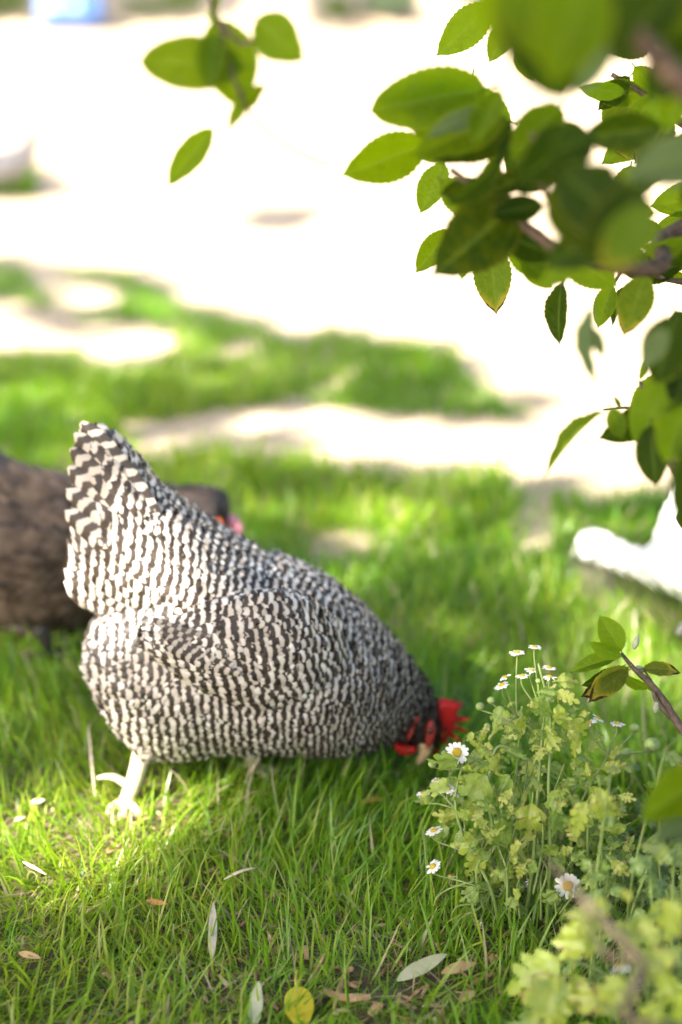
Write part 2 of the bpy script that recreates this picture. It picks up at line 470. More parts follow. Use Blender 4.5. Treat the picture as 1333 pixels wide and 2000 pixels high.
# ------------------------------------------------------------------ grass
def blades(name, x, y, length, width, lean, tint, curl, heading, segs=4):
    n = len(x); L = segs+1
    a = np.linspace(0, 1, L)[None, :]
    ca, sa = np.cos(heading)[:, None], np.sin(heading)[:, None]
    th = lean[:, None] + curl[:, None]*a
    dl = length[:, None]/segs
    hx = np.concatenate([np.zeros((n, 1)), np.cumsum(np.sin(th[:, :-1])*dl, 1)], 1)
    hz = np.concatenate([np.zeros((n, 1)), np.cumsum(np.cos(th[:, :-1])*dl, 1)], 1)
    side_turn = (rng.random(n)[:, None]-0.5)*0.5*a*length[:, None]
    z0 = ground_z(x, y)[:, None]
    cx = x[:, None]+hx*ca - side_turn*sa; cy = y[:, None]+hx*sa + side_turn*ca
    cz = np.maximum(z0+hz-0.003, z0+0.001*a)
    w = width[:, None]*0.5*np.clip((1-a**2.2), 0, 1)*(0.7+0.6*np.minimum(a*3, 1)*0.5)
    tw = heading[:, None]+math.pi/2 + (rng.random(n)[:, None]-0.5)*2.2
    ox, oy = np.cos(tw)*w, np.sin(tw)*w
    V = np.zeros((n, L, 2, 3))
    V[:, :, 0] = np.stack([cx-ox, cy-oy, cz], 2); V[:, :, 1] = np.stack([cx+ox, cy+oy, cz], 2)
    base = (np.arange(n)*L*2)[:, None, None]
    seg = (np.arange(segs)*2)[None, :, None]
    F = base+seg+np.array([0, 1, 3, 2])[None, None, :]
    return np_mesh(name, V.reshape(-1, 3), F.reshape(-1, 4), M_grass,
                   {'tint': np.repeat(tint, L*2), 'along': np.tile(np.repeat(np.linspace(0, 1, L), 2), n)})
def grass_ok(x, y):
    px, py, z = px_of_ground(x, y)
    jx = px+(rng.random(len(x))-0.5)*30; jy = py+(rng.random(len(x))-0.5)*14
    sc = FPX/np.maximum(z, .5)
    lit = np.zeros(len(x), bool)
    edge = (5+18*vnoise(x, y, 5, 21))
    for dx, dy in ((0, 0), (1, 0), (-1, 0), (0, .7), (0, -.7)):
        lit |= lit_mask(jx+dx*edge, jy+dy*edge)
    lit |= lit_mask(jx, jy-0.022*sc)
    lit &= (py < 1005)
    ok = ~lit
    for ip, p in enumerate(GRASS_BARE): ok &= ~((in_poly(jx, jy, p) | (in_poly(jx, jy-.026*sc, p) & (py < 1300) & (ip < 3))) & (rng.random(len(x)) < 0.93))
    # litter-strewn thin sward at the foot of the picture
    thin = np.exp(-((px-780)/170)**2-((py-1950)/90)**2)
    thin = np.maximum(thin, 0.9*np.exp(-((px-1180)/220)**2-((py-1800)/110)**2))
    ok &= rng.random(len(x)) > thin*0.75
    return ok, px, py
def build_grass():
    # near sward
    n = 150000
    x = (rng.random(n)-0.5)*2.3; y = 0.72+rng.random(n)*1.75
    keep = np.abs(x) < (0.30*y+0.30)
    x, y = x[keep], y[keep]
    cl = vnoise(x, y, 14, 3); ok, px, py = grass_ok(x, y)
    ok &= rng.random(len(x)) < (0.45+0.8*cl)*np.clip((2.45-y)/.6, 0, 1)
    x, y, px, py = x[ok], y[ok], px[ok], py[ok]; n = len(x)
    big = vnoise(x, y, 5, 4)
    L = (0.026+0.055*rng.random(n)**1.5)*(0.65+0.8*big)
    L *= np.where((px > 550) & (py > 1500), 1.12, 0.92)
    L = np.where(py > 1780, L*0.85, L)
    W = 0.0013+0.0026*rng.random(n)
    lean = np.where(rng.random(n) < .42, rng.normal(.95, .3, n), np.abs(rng.normal(0.22, 0.38, n))); curl = np.abs(rng.normal(0.8, 0.7, n))
    head = vnoise(x, y, 4, 5)*9 + rng.normal(0, 1.0, n)
    tint = np.clip(0.40+0.55*(vnoise(x, y, 3, 6)-0.5)+rng.normal(0, 0.17, n), 0, 0.9)
    tint = np.where(px < 480, np.clip(tint+0.12, 0, 0.9), tint)  # left sward yellower: sunlight painted into the blade colour
    tint = np.where(rng.random(n) < 0.05, 0.93+0.07*rng.random(n), tint)
    m1 = blades('grass', x, y, L, W, lean, tint, curl, head)
    # short thatch, dead and green, lying low between the blades
    k = 40000
    xb = (rng.random(k)-0.5)*1.9; yb = 0.75+rng.random(k)*1.35
    keep = np.abs(xb) < (0.30*yb+0.25); xb, yb = xb[keep], yb[keep]; k = len(xb)
    tb = np.where(rng.random(k) < 0.16, 0.92+0.08*rng.random(k), rng.random(k)*0.6)
    mb = blades('thatch', xb, yb, 0.012+0.03*rng.random(k), 0.001+0.0018*rng.random(k), rng.normal(1.15, 0.3, k), tb, rng.normal(0.2, 0.4, k), rng.random(k)*6.28, 3)
    # farther sward
    n = 170000
    y = 1.85+rng.random(n)**1.25*4.4; x = (rng.random(n)-0.5)*2*(0.34*y+0.4)
    ok, px, py = grass_ok(x, y)
    ok &= (py > 495) & (rng.random(n) < np.clip((y-1.85)/.6, 0, 1))
    ok &= rng.random(n) < 0.5+0.9*vnoise(x, y, 4, 7)
    x, y, py = x[ok], y[ok], py[ok]; n = len(x)
    L = (0.024+0.04*rng.random(n))*(0.6+0.7*vnoise(x, y, 2.5, 8))*np.clip(1.25-.12*(y-1.9), .75, 1.25); W = 0.003+0.004*rng.random(n)
    tint = np.clip(0.50+0.55*(vnoise(x, y, 2.2, 9)-0.5)+rng.normal(0, 0.14, n), 0, 0.9)
    tint = np.where(rng.random(n) < 0.04, 0.95, tint)
    m2 = blades('grass', x, y, L, W, np.abs(rng.normal(0.2, 0.3, n)), tint, np.abs(rng.normal(0.8, 0.5, n)), rng.random(n)*6.28, 3)
    # patch of grass by the distant fowl and on the far side of the yard
    far = []
    for (cx, cy, rx, ry, k) in ((10, 358, 60, 26, 2600),):
        ppx = cx+(rng.random(k)*2-1)*rx; ppy = cy+(rng.random(k)*2-1)*ry
        pts = np.array([tuple(G(a, b)) for a, b in zip(ppx, ppy)])
        far.append(pts)
    P = np.concatenate(far); k = len(P)
    m3 = blades('grass', P[:, 0], P[:, 1], 0.02+0.035*rng.random(k), 0.006+0.006*rng.random(k), np.abs(rng.normal(0.2, 0.3, k)), np.clip(rng.normal(0.6, 0.15, k), 0, 0.9), np.abs(rng.normal(0.7, 0.4, k)), rng.random(k)*6.28, 3)
    for nm, m in (('grass', m1), ('grass', m2), ('grass', m3), ('grass_thatch', mb)):
        tag(link(nm, m), kind='stuff')
build_grass()

# ------------------------------------------------------------------ hens
class Loft:
    """tube through rings (top px, bottom px, half width, offset in depth), ring 0 at the tail"""
    ext = 0.006
    def __init__(s, rings, Y0, fat=0.95, M=90, yoff=0.0, near=0.0):
        T = np.array([tuple(PY(r[0], r[1], Y0-near)) for r in rings]); B = np.array([tuple(PY(r[2], r[3], Y0-near)) for r in rings])
        T[:, 1] = Y0; B[:, 1] = Y0
        W = np.array([r[4] for r in rings], float); O = np.array([(r[5] if len(r) > 5 else 0.0) for r in rings], float)
        C = (T+B)/2; H = (T-B)/2*fat
        C[:, 1] += O+yoff
        k = len(rings); t = np.linspace(0, k-1, M)
        def cr(A):
            A = A.reshape(k, -1); E = np.concatenate([[2*A[0]-A[1]], A, [2*A[-1]-A[-2]]])
            i = np.minimum(t.astype(int), k-2); f = (t-i)[:, None]
            a, b, c, d = E[i], E[i+1], E[i+2], E[i+3]
            return 0.5*(2*b+(c-a)*f+(2*a-5*b+4*c-d)*f**2+(3*b-a-3*c+d)*f**3)
        s.C, s.H, s.W, s.M = cr(C), cr(H), np.maximum(cr(W)[:, 0], 0.003), M
        s.seg = np.r_[0, np.cumsum(np.linalg.norm(np.diff(s.C, axis=0), axis=1))]
    def S(s, u, v):
        """surface point at ring coordinate u (0..M-1) and angle v (0 top, pi/2 far side, -pi/2 near side)"""
        uc = np.clip(u, 0, s.M-1.001); i = uc.astype(int); f = (uc-i)[..., None]
        L = lambda A: A[i]*(1-f)+A[i+1]*f
        C, H = L(s.C), L(s.H); W = L(s.W[:, None])[..., 0]
        P = C+H*np.cos(v)[..., None]
        P = P + np.stack([np.zeros_like(W), W*np.sin(v), np.zeros_like(W)], -1)
        ex = np.clip(-u, 0, None)[..., None]
        d0 = s.C[0]-s.C[3]; d0 = d0/max(np.linalg.norm(d0), 1e-6)
        P = P + d0*(s.ext*(1-np.exp(-ex/6.0)))
        return P
    def mesh_vf(s, K=28):
        u = np.linspace(0, s.M-1.001, 46); v = np.linspace(0, 2*math.pi, K, endpoint=False)
        U, V = np.meshgrid(u, v, indexing='ij'); P = s.S(U, V).reshape(-1, 3)
        n = len(u); F = []
        for a in range(n-1):
            for b in range(K): F.append((a*K+b, a*K+(b+1) % K, (a+1)*K+(b+1) % K, (a+1)*K+b))
        return P, F, [list(range(K))[::-1], [(n-1)*K+b for b in range(K)]]
def body_mesh(name, lofts, mat, voxel=0.006, extra=None):
    bm = bmesh.new()
    for lf in lofts:
        P, F, caps = lf.mesh_vf()
        vs = [bm.verts.new(p) for p in P]
        for f in F+caps: bm.faces.new([vs[i] for i in f])
    bmesh.ops.recalc_face_normals(bm, faces=bm.faces)
    me = bpy.data.meshes.new(name+'_rough'); bm.to_mesh(me); bm.free()
    o = bpy.data.objects.new('tmp', me); COL.objects.link(o)
    r = o.modifiers.new('r', 'REMESH'); r.mode = 'VOXEL'; r.voxel_size = voxel; r.use_smooth_shade = True
    sm = o.modifiers.new('s', 'SMOOTH'); sm.iterations = 3; sm.factor = 0.5
    dg = bpy.context.evaluated_depsgraph_get()
    out = bpy.data.meshes.new_from_object(o.evaluated_get(dg), depsgraph=dg)
    out.name = name
    bpy.data.objects.remove(o); bpy.data.meshes.remove(me)
    out.materials.clear(); out.materials.append(mat)
    for p in out.polygons: p.use_smooth = True
    return out
def plumage(lofts, specs, bvh, seedv=0):
    """feathers laid like shingles over each loft, tips towards the tail; returns verts, faces, attrs"""
    VV, FF, AT = [], [], {'edge': [], 'phase': [], 'white': [], 'tint': [], 'grey': []}
    off = 0
    R, Cn = 7, 5
    a = np.linspace(0, 1, R)[:, None]*np.ones((1, Cn)); b = np.ones((R, 1))*np.linspace(-1, 1, Cn)[None, :]
    prof = np.array([0.45, 0.80, 0.97, 1.0, 0.96, 0.78, 0.36])[:, None]
    for lf, sp in zip(lofts, specs):
        us, vs, ln, wd, per, wht, gry = [], [], [], [], [], [], []
        u = 0.0; knots = np.linspace(0, lf.M-1, len(sp['len']))
        I = lambda key, u: float(np.interp(u, knots, sp[key]))
        phi = np.zeros(lf.M)
        for i in range(1, lf.M): phi[i] = phi[i-1]+(lf.seg[i]-lf.seg[i-1])/I('per', i)
        row = 0
        while u < lf.M-1:
            i = min(int(u), lf.M-2)
            h = np.linalg.norm(lf.H[i]); w = lf.W[i]
            circ = math.pi*(3*(h+w)-math.sqrt((3*h+w)*(h+3*w)))
            k = max(5, int(circ/(I('wid', u)*0.62)))
            v = (np.arange(k)+0.5*(row % 2)+rng.normal(0, 0.16, k))/k*2*math.pi
            us += list(u+rng.normal(0, 0.35, k)); vs += list(v)
            ln += [I('len', u)]*k; wd += [I('wid', u)]*k; wht += [I('white', u)]*k; gry += [I('grey', u)]*k
            ds = lf.seg[i+1]-lf.seg[i]
            u += I('gap', u)/max(ds, 1e-5); row += 1
        us, vs, ln, wd, wht, gry = map(np.array, (us, vs, ln, wd, wht, gry))
        us = np.clip(us, 0, lf.M-1.01)
        P0 = lf.S(us, vs); e = 0.6
        Pt = lf.S(np.maximum(us-e, 0), vs); Pt2 = lf.S(np.minimum(us+e, lf.M-1.01), vs)
        dS = np.linalg.norm(Pt2-Pt, axis=1)/np.maximum(np.minimum(us+e, lf.M-1.01)-np.maximum(us-e, 0), 1e-3)
        dS = np.maximum(dS, 0.0009)
        dV = np.linalg.norm(lf.S(us, vs+0.05)-lf.S(us, vs-0.05), axis=1)/0.1
        dV = np.maximum(dV, 0.004)
        keep = np.ones(len(us), bool)
        for q in range(len(us)):
            loc, nrm, idx, dist = bvh.find_nearest(Vector(P0[q]))
            if loc is not None and (Vector(P0[q])-loc).dot(nrm) < -0.004: keep[q] = False
        us, vs, ln, wd, wht, gry, dS, dV = (z[keep] for z in (us, vs, ln, wd, wht, gry, dS, dV))
        n = len(us)
        ln = ln*(1+rng.normal(0, 0.10, n)); wd = wd*(1+rng.normal(0, 0.10, n))
        du = np.minimum(ln/dS, sp.get('maxdu', 60))
        sway = rng.normal(0, sp.get('sway', 0.10), n)
        U = us[:, None, None]-a[None]*du[:, None, None]
        Vv = vs[:, None, None]+(b*prof)[None]*(wd/2/dV)[:, None, None]+(a[None]*(sway*ln/dV)[:, None, None])
        P = lf.S(U, Vv)
        N = np.cross(lf.S(U-0.3, Vv)-lf.S(U+0.3, Vv), lf.S(U, Vv+0.03)-lf.S(U, Vv-0.03))
        N /= np.maximum(np.linalg.norm(N, axis=-1, keepdims=True), 1e-9)
        ctr = lf.C[np.clip(us.astype(int), 0, lf.M-1)]
        sgn = np.sign(np.einsum('nrcx,nx->nrc', N, P[:, 0, 2]-ctr).mean((1, 2)))
        N *= np.where(sgn == 0, 1, sgn)[:, None, None, None]
        lift = sp.get('lift', 0.006)*(0.7+0.6*rng.random(n))
        offs = 0.0008+lift[:, None, None]*(a**1.3)[None]-0.0016*(b**2)[None]*a[None]+rng.random(n)[:, None, None]*0.0012
        P = P+N*offs[..., None]
        # ragged tip
        P[:, -1] += rng.normal(0, 0.0009, (n, Cn, 3))
        ph = np.interp(np.clip(U, 0, lf.M-1).ravel(), np.arange(lf.M), phi).reshape(U.shape)
        lf_ = vnoise(us*.05, np.abs(vs-math.pi)*1.5, 1.0, 31+seedv)-.5
        ph = ph + (1.5*lf_)[:, None, None]
        ph = ph + 0.20*(b**2)[None] + rng.normal(0, sp.get('jit', 0.16), n)[:, None, None]
        i0 = np.arange(n)[:, None]*R*Cn
        VV.append(P.reshape(-1, 3)); FF.append((grid_faces(R, Cn)[None]+i0[:, :, None]+off).reshape(-1, 4)); off += n*R*Cn
        AT['phase'].append(ph.ravel()); AT['edge'].append(np.tile(np.abs(b).ravel(), n)); AT['white'].append(np.repeat(wht+rng.normal(0, 0.12, n), R*Cn))
        AT['tint'].append(np.repeat(rng.random(n), R*Cn)); AT['grey'].append(np.repeat(np.clip(gry+rng.normal(0, 0.05, n), 0, 1), R*Cn))
    return np.concatenate(VV), np.concatenate(FF), {k: np.concatenate(v) for k, v in AT.items()}
def bvh_of(me):
    return BVHTree.FromPolygons([v.co for v in me.vertices], [p.vertices for p in me.polygons])
def plate(name, outline, mat, y0, thick, bulge=1.0):
    """a fleshy plate from a pixel outline on plane y0, rounded over its edge"""
    pts = [PY(x, y, y0) for x, y in outline]
    c2 = [(p.x, p.z) for p in pts]
    n = len(c2)
    # interior points
    xs = [c[0] for c in c2]; zs = [c[1] for c in c2]
    st = (max(xs)-min(xs)+max(zs)-min(zs))/26
    ins = []
    gx = np.arange(min(xs), max(xs), st); gz = np.arange(min(zs), max(zs), st)
    X, Z = np.meshgrid(gx, gz); X, Z = X.ravel(), Z.ravel()
    m = in_poly(X, Z, c2)
    seg = [(np.array(c2[i]), np.array(c2[(i+1) % n])) for i in range(n)]
    def dist(p):
        d = 9
        for a, b in seg:
            t = np.clip(np.dot(p-a, b-a)/max(np.dot(b-a, b-a), 1e-12), 0, 1); d = min(d, np.linalg.norm(p-(a+t*(b-a))))
        return d
    for x, z in zip(X[m], Z[m]):
        if dist(np.array((x, z))) > st*0.45: ins.append((x, z))
    allp = [Vector(c) for c in c2]+[Vector(c) for c in ins]
    vo, ed, fa, *_ = delaunay_2d_cdt(allp, [(i, (i+1) % n) for i in range(n)], [], 1, 1e-7)
    D = np.array([dist(np.array(v)) for v in vo]); dm = max(D.max(), 1e-6)
    th = thick*np.sqrt(np.clip(1-(1-np.clip(D/(dm*0.7), 0, 1))**2, 0, 1))
    k = len(vo); V = [(v[0], y0-t, v[1]) for v, t in zip(vo, th)]+[(v[0], y0+t, v[1]) for v, t in zip(vo, th)]
    F = [tuple(f) for f in fa]+[tuple(q+k for q in reversed(f)) for f in fa]
    bm = bmesh.new(); bv = [bm.verts.new(v) for v in V]
    for f in F:
        if len(set(f)) >= 3:
            try: bm.faces.new([bv[i] for i in f])
            except ValueError: pass
    bmesh.ops.remove_doubles(bm, verts=bm.verts, dist=1e-5); bmesh.ops.recalc_face_normals(bm, faces=bm.faces)
    me = bpy.data.meshes.new(name); bm.to_mesh(me); bm.free()
    for p in me.polygons: p.use_smooth = True
    me.materials.append(mat); return me
def ellipsoid(name, c, r, mat, rot=None, seg=12):
    bm = bmesh.new(); bmesh.ops.create_uvsphere(bm, u_segments=seg, v_segments=max(6, seg//2), radius=1)
    M = Matrix.Translation(c) @ (rot.to_4x4() if rot else Matrix.Identity(4)) @ Matrix.Diagonal((*r, 1))
    bm.transform(M); me = bpy.data.meshes.new(name); bm.to_mesh(me); bm.free()
    for p in me.polygons: p.use_smooth = True
    me.materials.append(mat); return me
def leg_mesh(name, knee, ankle, r0, r1, toes, mat, hallux=None):
    parts = [tube(spline([knee, (Vector(knee)+Vector(ankle))/2+Vector((0.002, 0, 0)), ankle], 5), taper(11, r0, r1), 9)]
    for t in toes:
        pts = spline([ankle]+t, 5); parts.append(tube(pts, taper(len(pts), r1*0.85, r1*0.35), 7))
    if hallux:
        pts = spline(hallux, 5); parts.append(tube(pts, taper(len(pts), r1*0.62, r1*0.25), 7))
    return join_meshes(name, parts, mat)

def build_barred_hen():
    Y0 = 1.45
    B = Loft([(176, 1256, 178, 1300, .028), (194, 1205, 208, 1352, .055), (236, 1160, 254, 1424, .080), (296, 1110, 312, 1462, .097), (362, 1070, 372, 1462, .106),
              (430, 1075, 430, 1448, .109), (505, 1104, 500, 1444, .110), (570, 1114, 556, 1446, .108), (636, 1140, 610, 1450, .101), (695, 1185, 656, 1452, .090),
              (744, 1234, 702, 1449, .074), (786, 1280, 740, 1440, .056), (818, 1322, 766, 1424, .043), (841, 1362, 784, 1418, .033),
              (855, 1396, 797, 1428, .026), (858, 1424, 806, 1446, .020), (848, 1452, 815, 1462, .010)], Y0, 0.95, 110)
    A = Loft([(164, 880, 150, 1095, .002), (172, 838, 146, 1160, .016), (206, 838, 176, 1192, .030), (250, 880, 212, 1206, .043), (300, 944, 262, 1216, .055),
              (352, 989, 318, 1224, .066), (408, 1032, 376, 1230, .074), (466, 1074, 440, 1236, .079), (525, 1102, 500, 1240, .080)], Y0, 0.97, 90)
    A.ext = .024
    wing = lambda side: Loft([(290, 1204, 292, 1222, .008, side*.098), (325, 1192, 336, 1256, .018, side*.101), (372, 1172, 392, 1294, .024, side*.102), (428, 1152, 456, 1326, .028, side*.100),
              (490, 1138, 525, 1344, .030, side*.096), (555, 1140, 592, 1340, .028, side*.090), (615, 1168, 645, 1318, .020, side*.080), (668, 1215, 680, 1280, .010, side*.068)], Y0, 1.0, 70, near=.06 if side < 0 else -.02)
    Wn, Wf = wing(-1), wing(1)
    root = thing('barred_hen', 'black and white barred hen with red comb pecking with its head down in the grass', 'hen', tuple(G(450, 1545)))
    me = body_mesh('body', [B, A, Wn, Wf], M_skin, 0.005)
    bv = bvh_of(me)
    body = link('body', me, root)
    sB = dict(len=[.034, .034, .033, .032, .030, .028, .024, .019, .014, .012], wid=[.016, .016, .016, .016, .015, .014, .012, .009, .006, .005],
              gap=[.008, .0085, .0085, .008, .008, .007, .006, .005, .0042, .004], per=[.0125, .0118, .0108, .0098, .0092, .0086, .0072, .0058, .0046, .0040],
              white=[.15, .05, .0, -.05, -.05, -.1, -.2, -.35, -.5, -.6], grey=[.05, .1, .05, 0, .03, .18, .46, .78, .98, 1.0], lift=.0065, jit=.13, sway=.16)  # grey: dark hackle, with shade also painted into breast and neck
    sA = dict(len=[.042, .050, .048, .042, .036, .032, .030], wid=[.020, .021, .020, .017, .015, .014, .013], gap=[.008, .009, .009, .009, .009, .008, .008],
              per=[.0165, .0150, .0132, .0118, .0108, .0100, .0098], white=[-.1, -.1, -.05, 0, 0, -.05, -.1], grey=[.25, .2, .12, 0, 0, 0, 0], lift=.007, jit=.11, sway=.10)
    sW = dict(len=[.055, .050, .042, .036, .030, .025, .018], wid=[.016, .016, .017, .017, .016, .014, .012], gap=[.010, .010, .009, .009, .008, .007, .006],
              per=[.0150, .0130, .0118, .0112, .0102, .0092, .0082], white=[.1, .1, 0, 0, -.05, -.05, -.1], grey=[0, 0, 0, 0, 0, 0, 0], lift=.0055, jit=.11, sway=.09, maxdu=30)
    V, F, At = plumage([B, A, Wn, Wf], [sB, sA, sW, sW], bv)
    tag(link('plumage', np_mesh('plumage', V, F, M_feather, At), root), kind='stuff')
    # quills that show singly: flight feathers at the tip of each folded wing, and the stiff tail feathers
    def quill(name, r0, t0, width, bow, period, chev, white, grey, tint, cup=.12, L=14):
        a = np.linspace(0, 1, L); b = np.linspace(-1, 1, 5)
        A_, B_ = np.meshgrid(a, b, indexing='ij')
        w = width/2*np.interp(a, [0, .3, .75, .92, 1], [.55, .95, 1, .75, .2])
        d = np.array(t0-r0); ln = np.linalg.norm(d); d /= ln
        out = np.array([0, np.sign(r0.y-Y0), 0.0]); up = np.cross(d, out); up /= np.linalg.norm(up)
        if up[2] < 0: up = -up
        P = np.array(r0)[None, None]+d*(A_*ln)[..., None]+up*(B_*w[:, None]+(bow*np.sin(np.pi*a))[:, None])[..., None]
        P = P-out*(cup*width*B_**2)[..., None]
        n5 = L*5
        at = {'phase': (A_*ln/period+chev*np.abs(B_)).ravel()+rng.random(), 'white': np.full(n5, white), 'tint': np.full(n5, tint), 'grey': np.full(n5, grey), 'edge': np.abs(B_).ravel()}
        link(name, np_mesh(name, P.reshape(-1, 3), grid_faces(L, 5), M_feather, at), root)
    for side in (-1, 1):
        for i in range(5):
            yr, yt = .137-.002*i, .131-.002*i
            r0 = PY(470-14*i, 1318-18*i, Y0-yr); t0 = PY(322-6*i+(i % 2)*8, 1262-13*i, Y0-yt)
            r0.y = Y0+side*yr; t0.y = Y0+side*yt
            quill('flight_feather', r0, t0, .012, -.004, .0105, .15, -.1, .35+.08*i, .2+.12*i)
        for i, (tx, ty) in enumerate(((158, 826), (146, 846), (138, 876), (133, 912), (128, 952), (126, 996))):
            yt, yr = .014+.004*i, .040+.004*i
            fr = 14 if side > 0 else 0
            t0 = PY(tx+fr, ty+fr, Y0+side*yt); r0 = PY(306-6*i, 1010+26*i+fr, Y0+side*yr)
            t0.y = Y0+side*yt; r0.y = Y0+side*yr
            quill('tail_feather', r0, t0, .025, .003, .0185, .30, -.05, .18, .25+.1*i)
    # comb, face, wattles, beak, eye
    yc = Y0-0.004
    comb = [(846, 1372), (858, 1366), (870, 1364), (885, 1368), (907, 1374), (900, 1382), (891, 1396), (901, 1400), (922, 1405), (902, 1409), (890, 1411), (890, 1417), (901, 1421), (919, 1430), (897, 1428), (885, 1425),
            (884, 1432), (895, 1441), (906, 1450), (886, 1442), (876, 1438), (873, 1444), (880, 1450), (884, 1456), (872, 1453), (862, 1456), (856, 1472), (846, 1476), (838, 1470), (848, 1440), (852, 1410)]
    link('comb', plate('comb', comb, M_comb, yc, .006), root)
    link('wattle', plate('wattle', [(770, 1446), (782, 1452), (796, 1456), (812, 1456), (816, 1464), (806, 1472), (792, 1476), (779, 1472), (769, 1460)], M_comb, yc-.026, .005), root)
    link('wattle', plate('wattle', [(774, 1440), (788, 1446), (800, 1450), (808, 1458), (798, 1466), (784, 1464), (775, 1454)], M_comb, yc+.014, .005), root)
    link('earlobe', plate('earlobe', [(816, 1396), (821, 1400), (814, 1416), (806, 1438), (798, 1446), (794, 1440), (801, 1420), (808, 1404)], M_face, yc-.037, .005), root)
    face = link('face', plate('face', [(838, 1404), (848, 1408), (853, 1424), (850, 1442), (842, 1458), (832, 1462), (830, 1440), (832, 1420)], M_face, yc-.029, .006), root)
    ce = PY(840, 1428, yc-.035)
    link('eye', ellipsoid('eye', ce, (.0034, .0022, .0034), M_eye), root)
    b0, b1 = PY(832, 1450, yc-.016), PY(814, 1496, yc-.022)
    bk = spline([b0, (Vector(b0)+Vector(b1))/2+Vector((.003, 0, 0)), b1], 6)
    link('beak', tube(bk, [.0095, .0092, .0088, .0083, .0078, .0072, .0066, .0058, .005, .0042, .0032, .002, .0008], 10, 'beak', M_beak), root)
    # legs: the near one stepping back in the sun, the far one under the breast
    g = lambda px, py, dz=0: G(px, py)+Vector((0, 0, dz))
    an = g(246, 1576, .004)
    kn = PY(280, 1458, an.y+.012)
    hb = PY(250, 1532, an.y+.003)
    hal = [hb, PY(226, 1519, an.y), PY(205, 1517, an.y-.002), PY(190, 1520, an.y-.004)]
    toes = [[g(264, 1584, .004), g(288, 1594, -.006)], [g(242, 1594, .003), g(240, 1616, -.006)], [g(222, 1582, .004), g(204, 1590, -.006)]]
    link('leg', leg_mesh('leg', kn, an, .0105, .0085, toes, M_leg, hal), root)
    an2 = g(500, 1512, .008); kn2 = PY(470, 1440, an2.y)
    toes2 = [[g(525, 1516, .010), g(552, 1520, .004)], [g(512, 1524, .01), g(530, 1538, .004)], [g(490, 1522, .01), g(480, 1538, .004)]]
    link('leg', leg_mesh('leg', kn2, an2, .0105, .008, toes2, M_leg, [an2, g(478, 1508, .010), g(460, 1510, .004)]), root)
    # fluffy thighs
    th = [tube(spline([PY(300, 1420, an.y+.02), PY(288, 1460, an.y+.014), PY(277, 1488, an.y+.010)], 6), taper(13, .026, .009, 1.2), 12)]
    th.append(tube(spline([PY(455, 1400, an2.y), PY(470, 1440, an2.y), PY(480, 1462, an2.y)], 6), taper(13, .034, .012, 1.2), 12))
    link('thigh', join_meshes('thigh', [th[0]], M_feather), root); link('thigh', join_meshes('thigh', [th[1]], M_feather), root)
build_barred_hen()

def build_brown_hen():
    Y0 = 1.86
    B = Loft([(-175, 760, -150, 800, .010), (-120, 800, -110, 900, .030), (-60, 848, -80, 1050, .065), (-5, 892, -30, 1185, .092), (55, 918, 35, 1225, .105), (120, 930, 100, 1232, .107),
              (190, 942, 175, 1215, .100), (255, 952, 240, 1175, .085), (315, 955, 300, 1115, .065), (360, 956, 350, 1066, .046), (398, 956, 384, 1046, .037), (430, 964, 406, 1042, .032), (447, 992, 418, 1046, .022), (450, 1018, 430, 1048, .011)], Y0, 0.95, 90)
    Wn = Loft([(-40, 1000, -45, 1030, .01, -.085), (10, 985, 5, 1100, .02, -.09), (70, 985, 65, 1125, .024, -.09), (130, 990, 125, 1115, .02, -.088), (180, 1015, 178, 1080, .01, -.08)], Y0, 1.0, 40)
    root = thing('brown_hen', 'dark brown hen half hidden behind the barred hen at the left edge', 'hen', tuple(G(120, 1268)))
    me = body_mesh('body', [B, Wn], M_brownskin, 0.007); bv = bvh_of(me)
    link('body', me, root)
    sp = dict(len=[.05, .045, .04, .036, .03, .022], wid=[.022, .02, .018, .016, .012, .009], gap=[.014, .013, .012, .011, .009, .007], per=[.02]*6, white=[0]*6,
              grey=[.8, .45, .1, .15, .6, 1.0], lift=.006)
    V, F, At = plumage([B, Wn], [sp, dict(sp, grey=[.3, .2, .1, .1, .1, .1])], bv)
    tag(link('plumage', np_mesh('plumage', V, F, M_brown, At), root), kind='stuff')
    yc = Y0-.004
    link('comb', plate('comb', [(438, 1006), (452, 1002), (464, 1010), (474, 1026), (476, 1044), (470, 1056), (456, 1054), (442, 1044)], M_pinkcomb, yc, .008), root)
    link('face', plate('face', [(414, 1010), (428, 1008), (438, 1022), (436, 1042), (424, 1046), (416, 1030)], M_orangeface, yc-.026, .005), root)
    b0, b1 = PY(440, 1040, yc), PY(452, 1066, yc)
    link('beak', tube([b0, (b0+b1)/2, b1], [.008, .006, .001], 8, 'beak', M_beak), root)
    link('wattle', plate('wattle', [(420, 1044), (436, 1046), (440, 1062), (430, 1072), (420, 1064)], M_pinkcomb, yc, .005), root)
    for px in (104, 62):
        a = PY(px, 1190, Y0-.03); b = PY(px+4, 1256, Y0-.03)
        link('thigh', tube([a, (a+b)/2, b], [.060, .046, .020], 10, 'thigh', M_brown, .1), root)
    for px, dy in ((105, -.03), (60, .04)):
        an = G(px, 1272); an.y += dy; an.z = .01
        kn = Vector((an.x-.01, an.y, .05))
        toes = [[an+Vector((.03, -.01, .002)), an+Vector((.06, -.02, -.006))], [an+Vector((.03, .02, .002)), an+Vector((.05, .03, -.006))]]
        link('leg', leg_mesh('leg', kn, an, .010, .007, toes, M_darkleg, [an, an+Vector((-.02, 0, .002)), an+Vector((-.04, 0, -.006))]), root)
build_brown_hen()

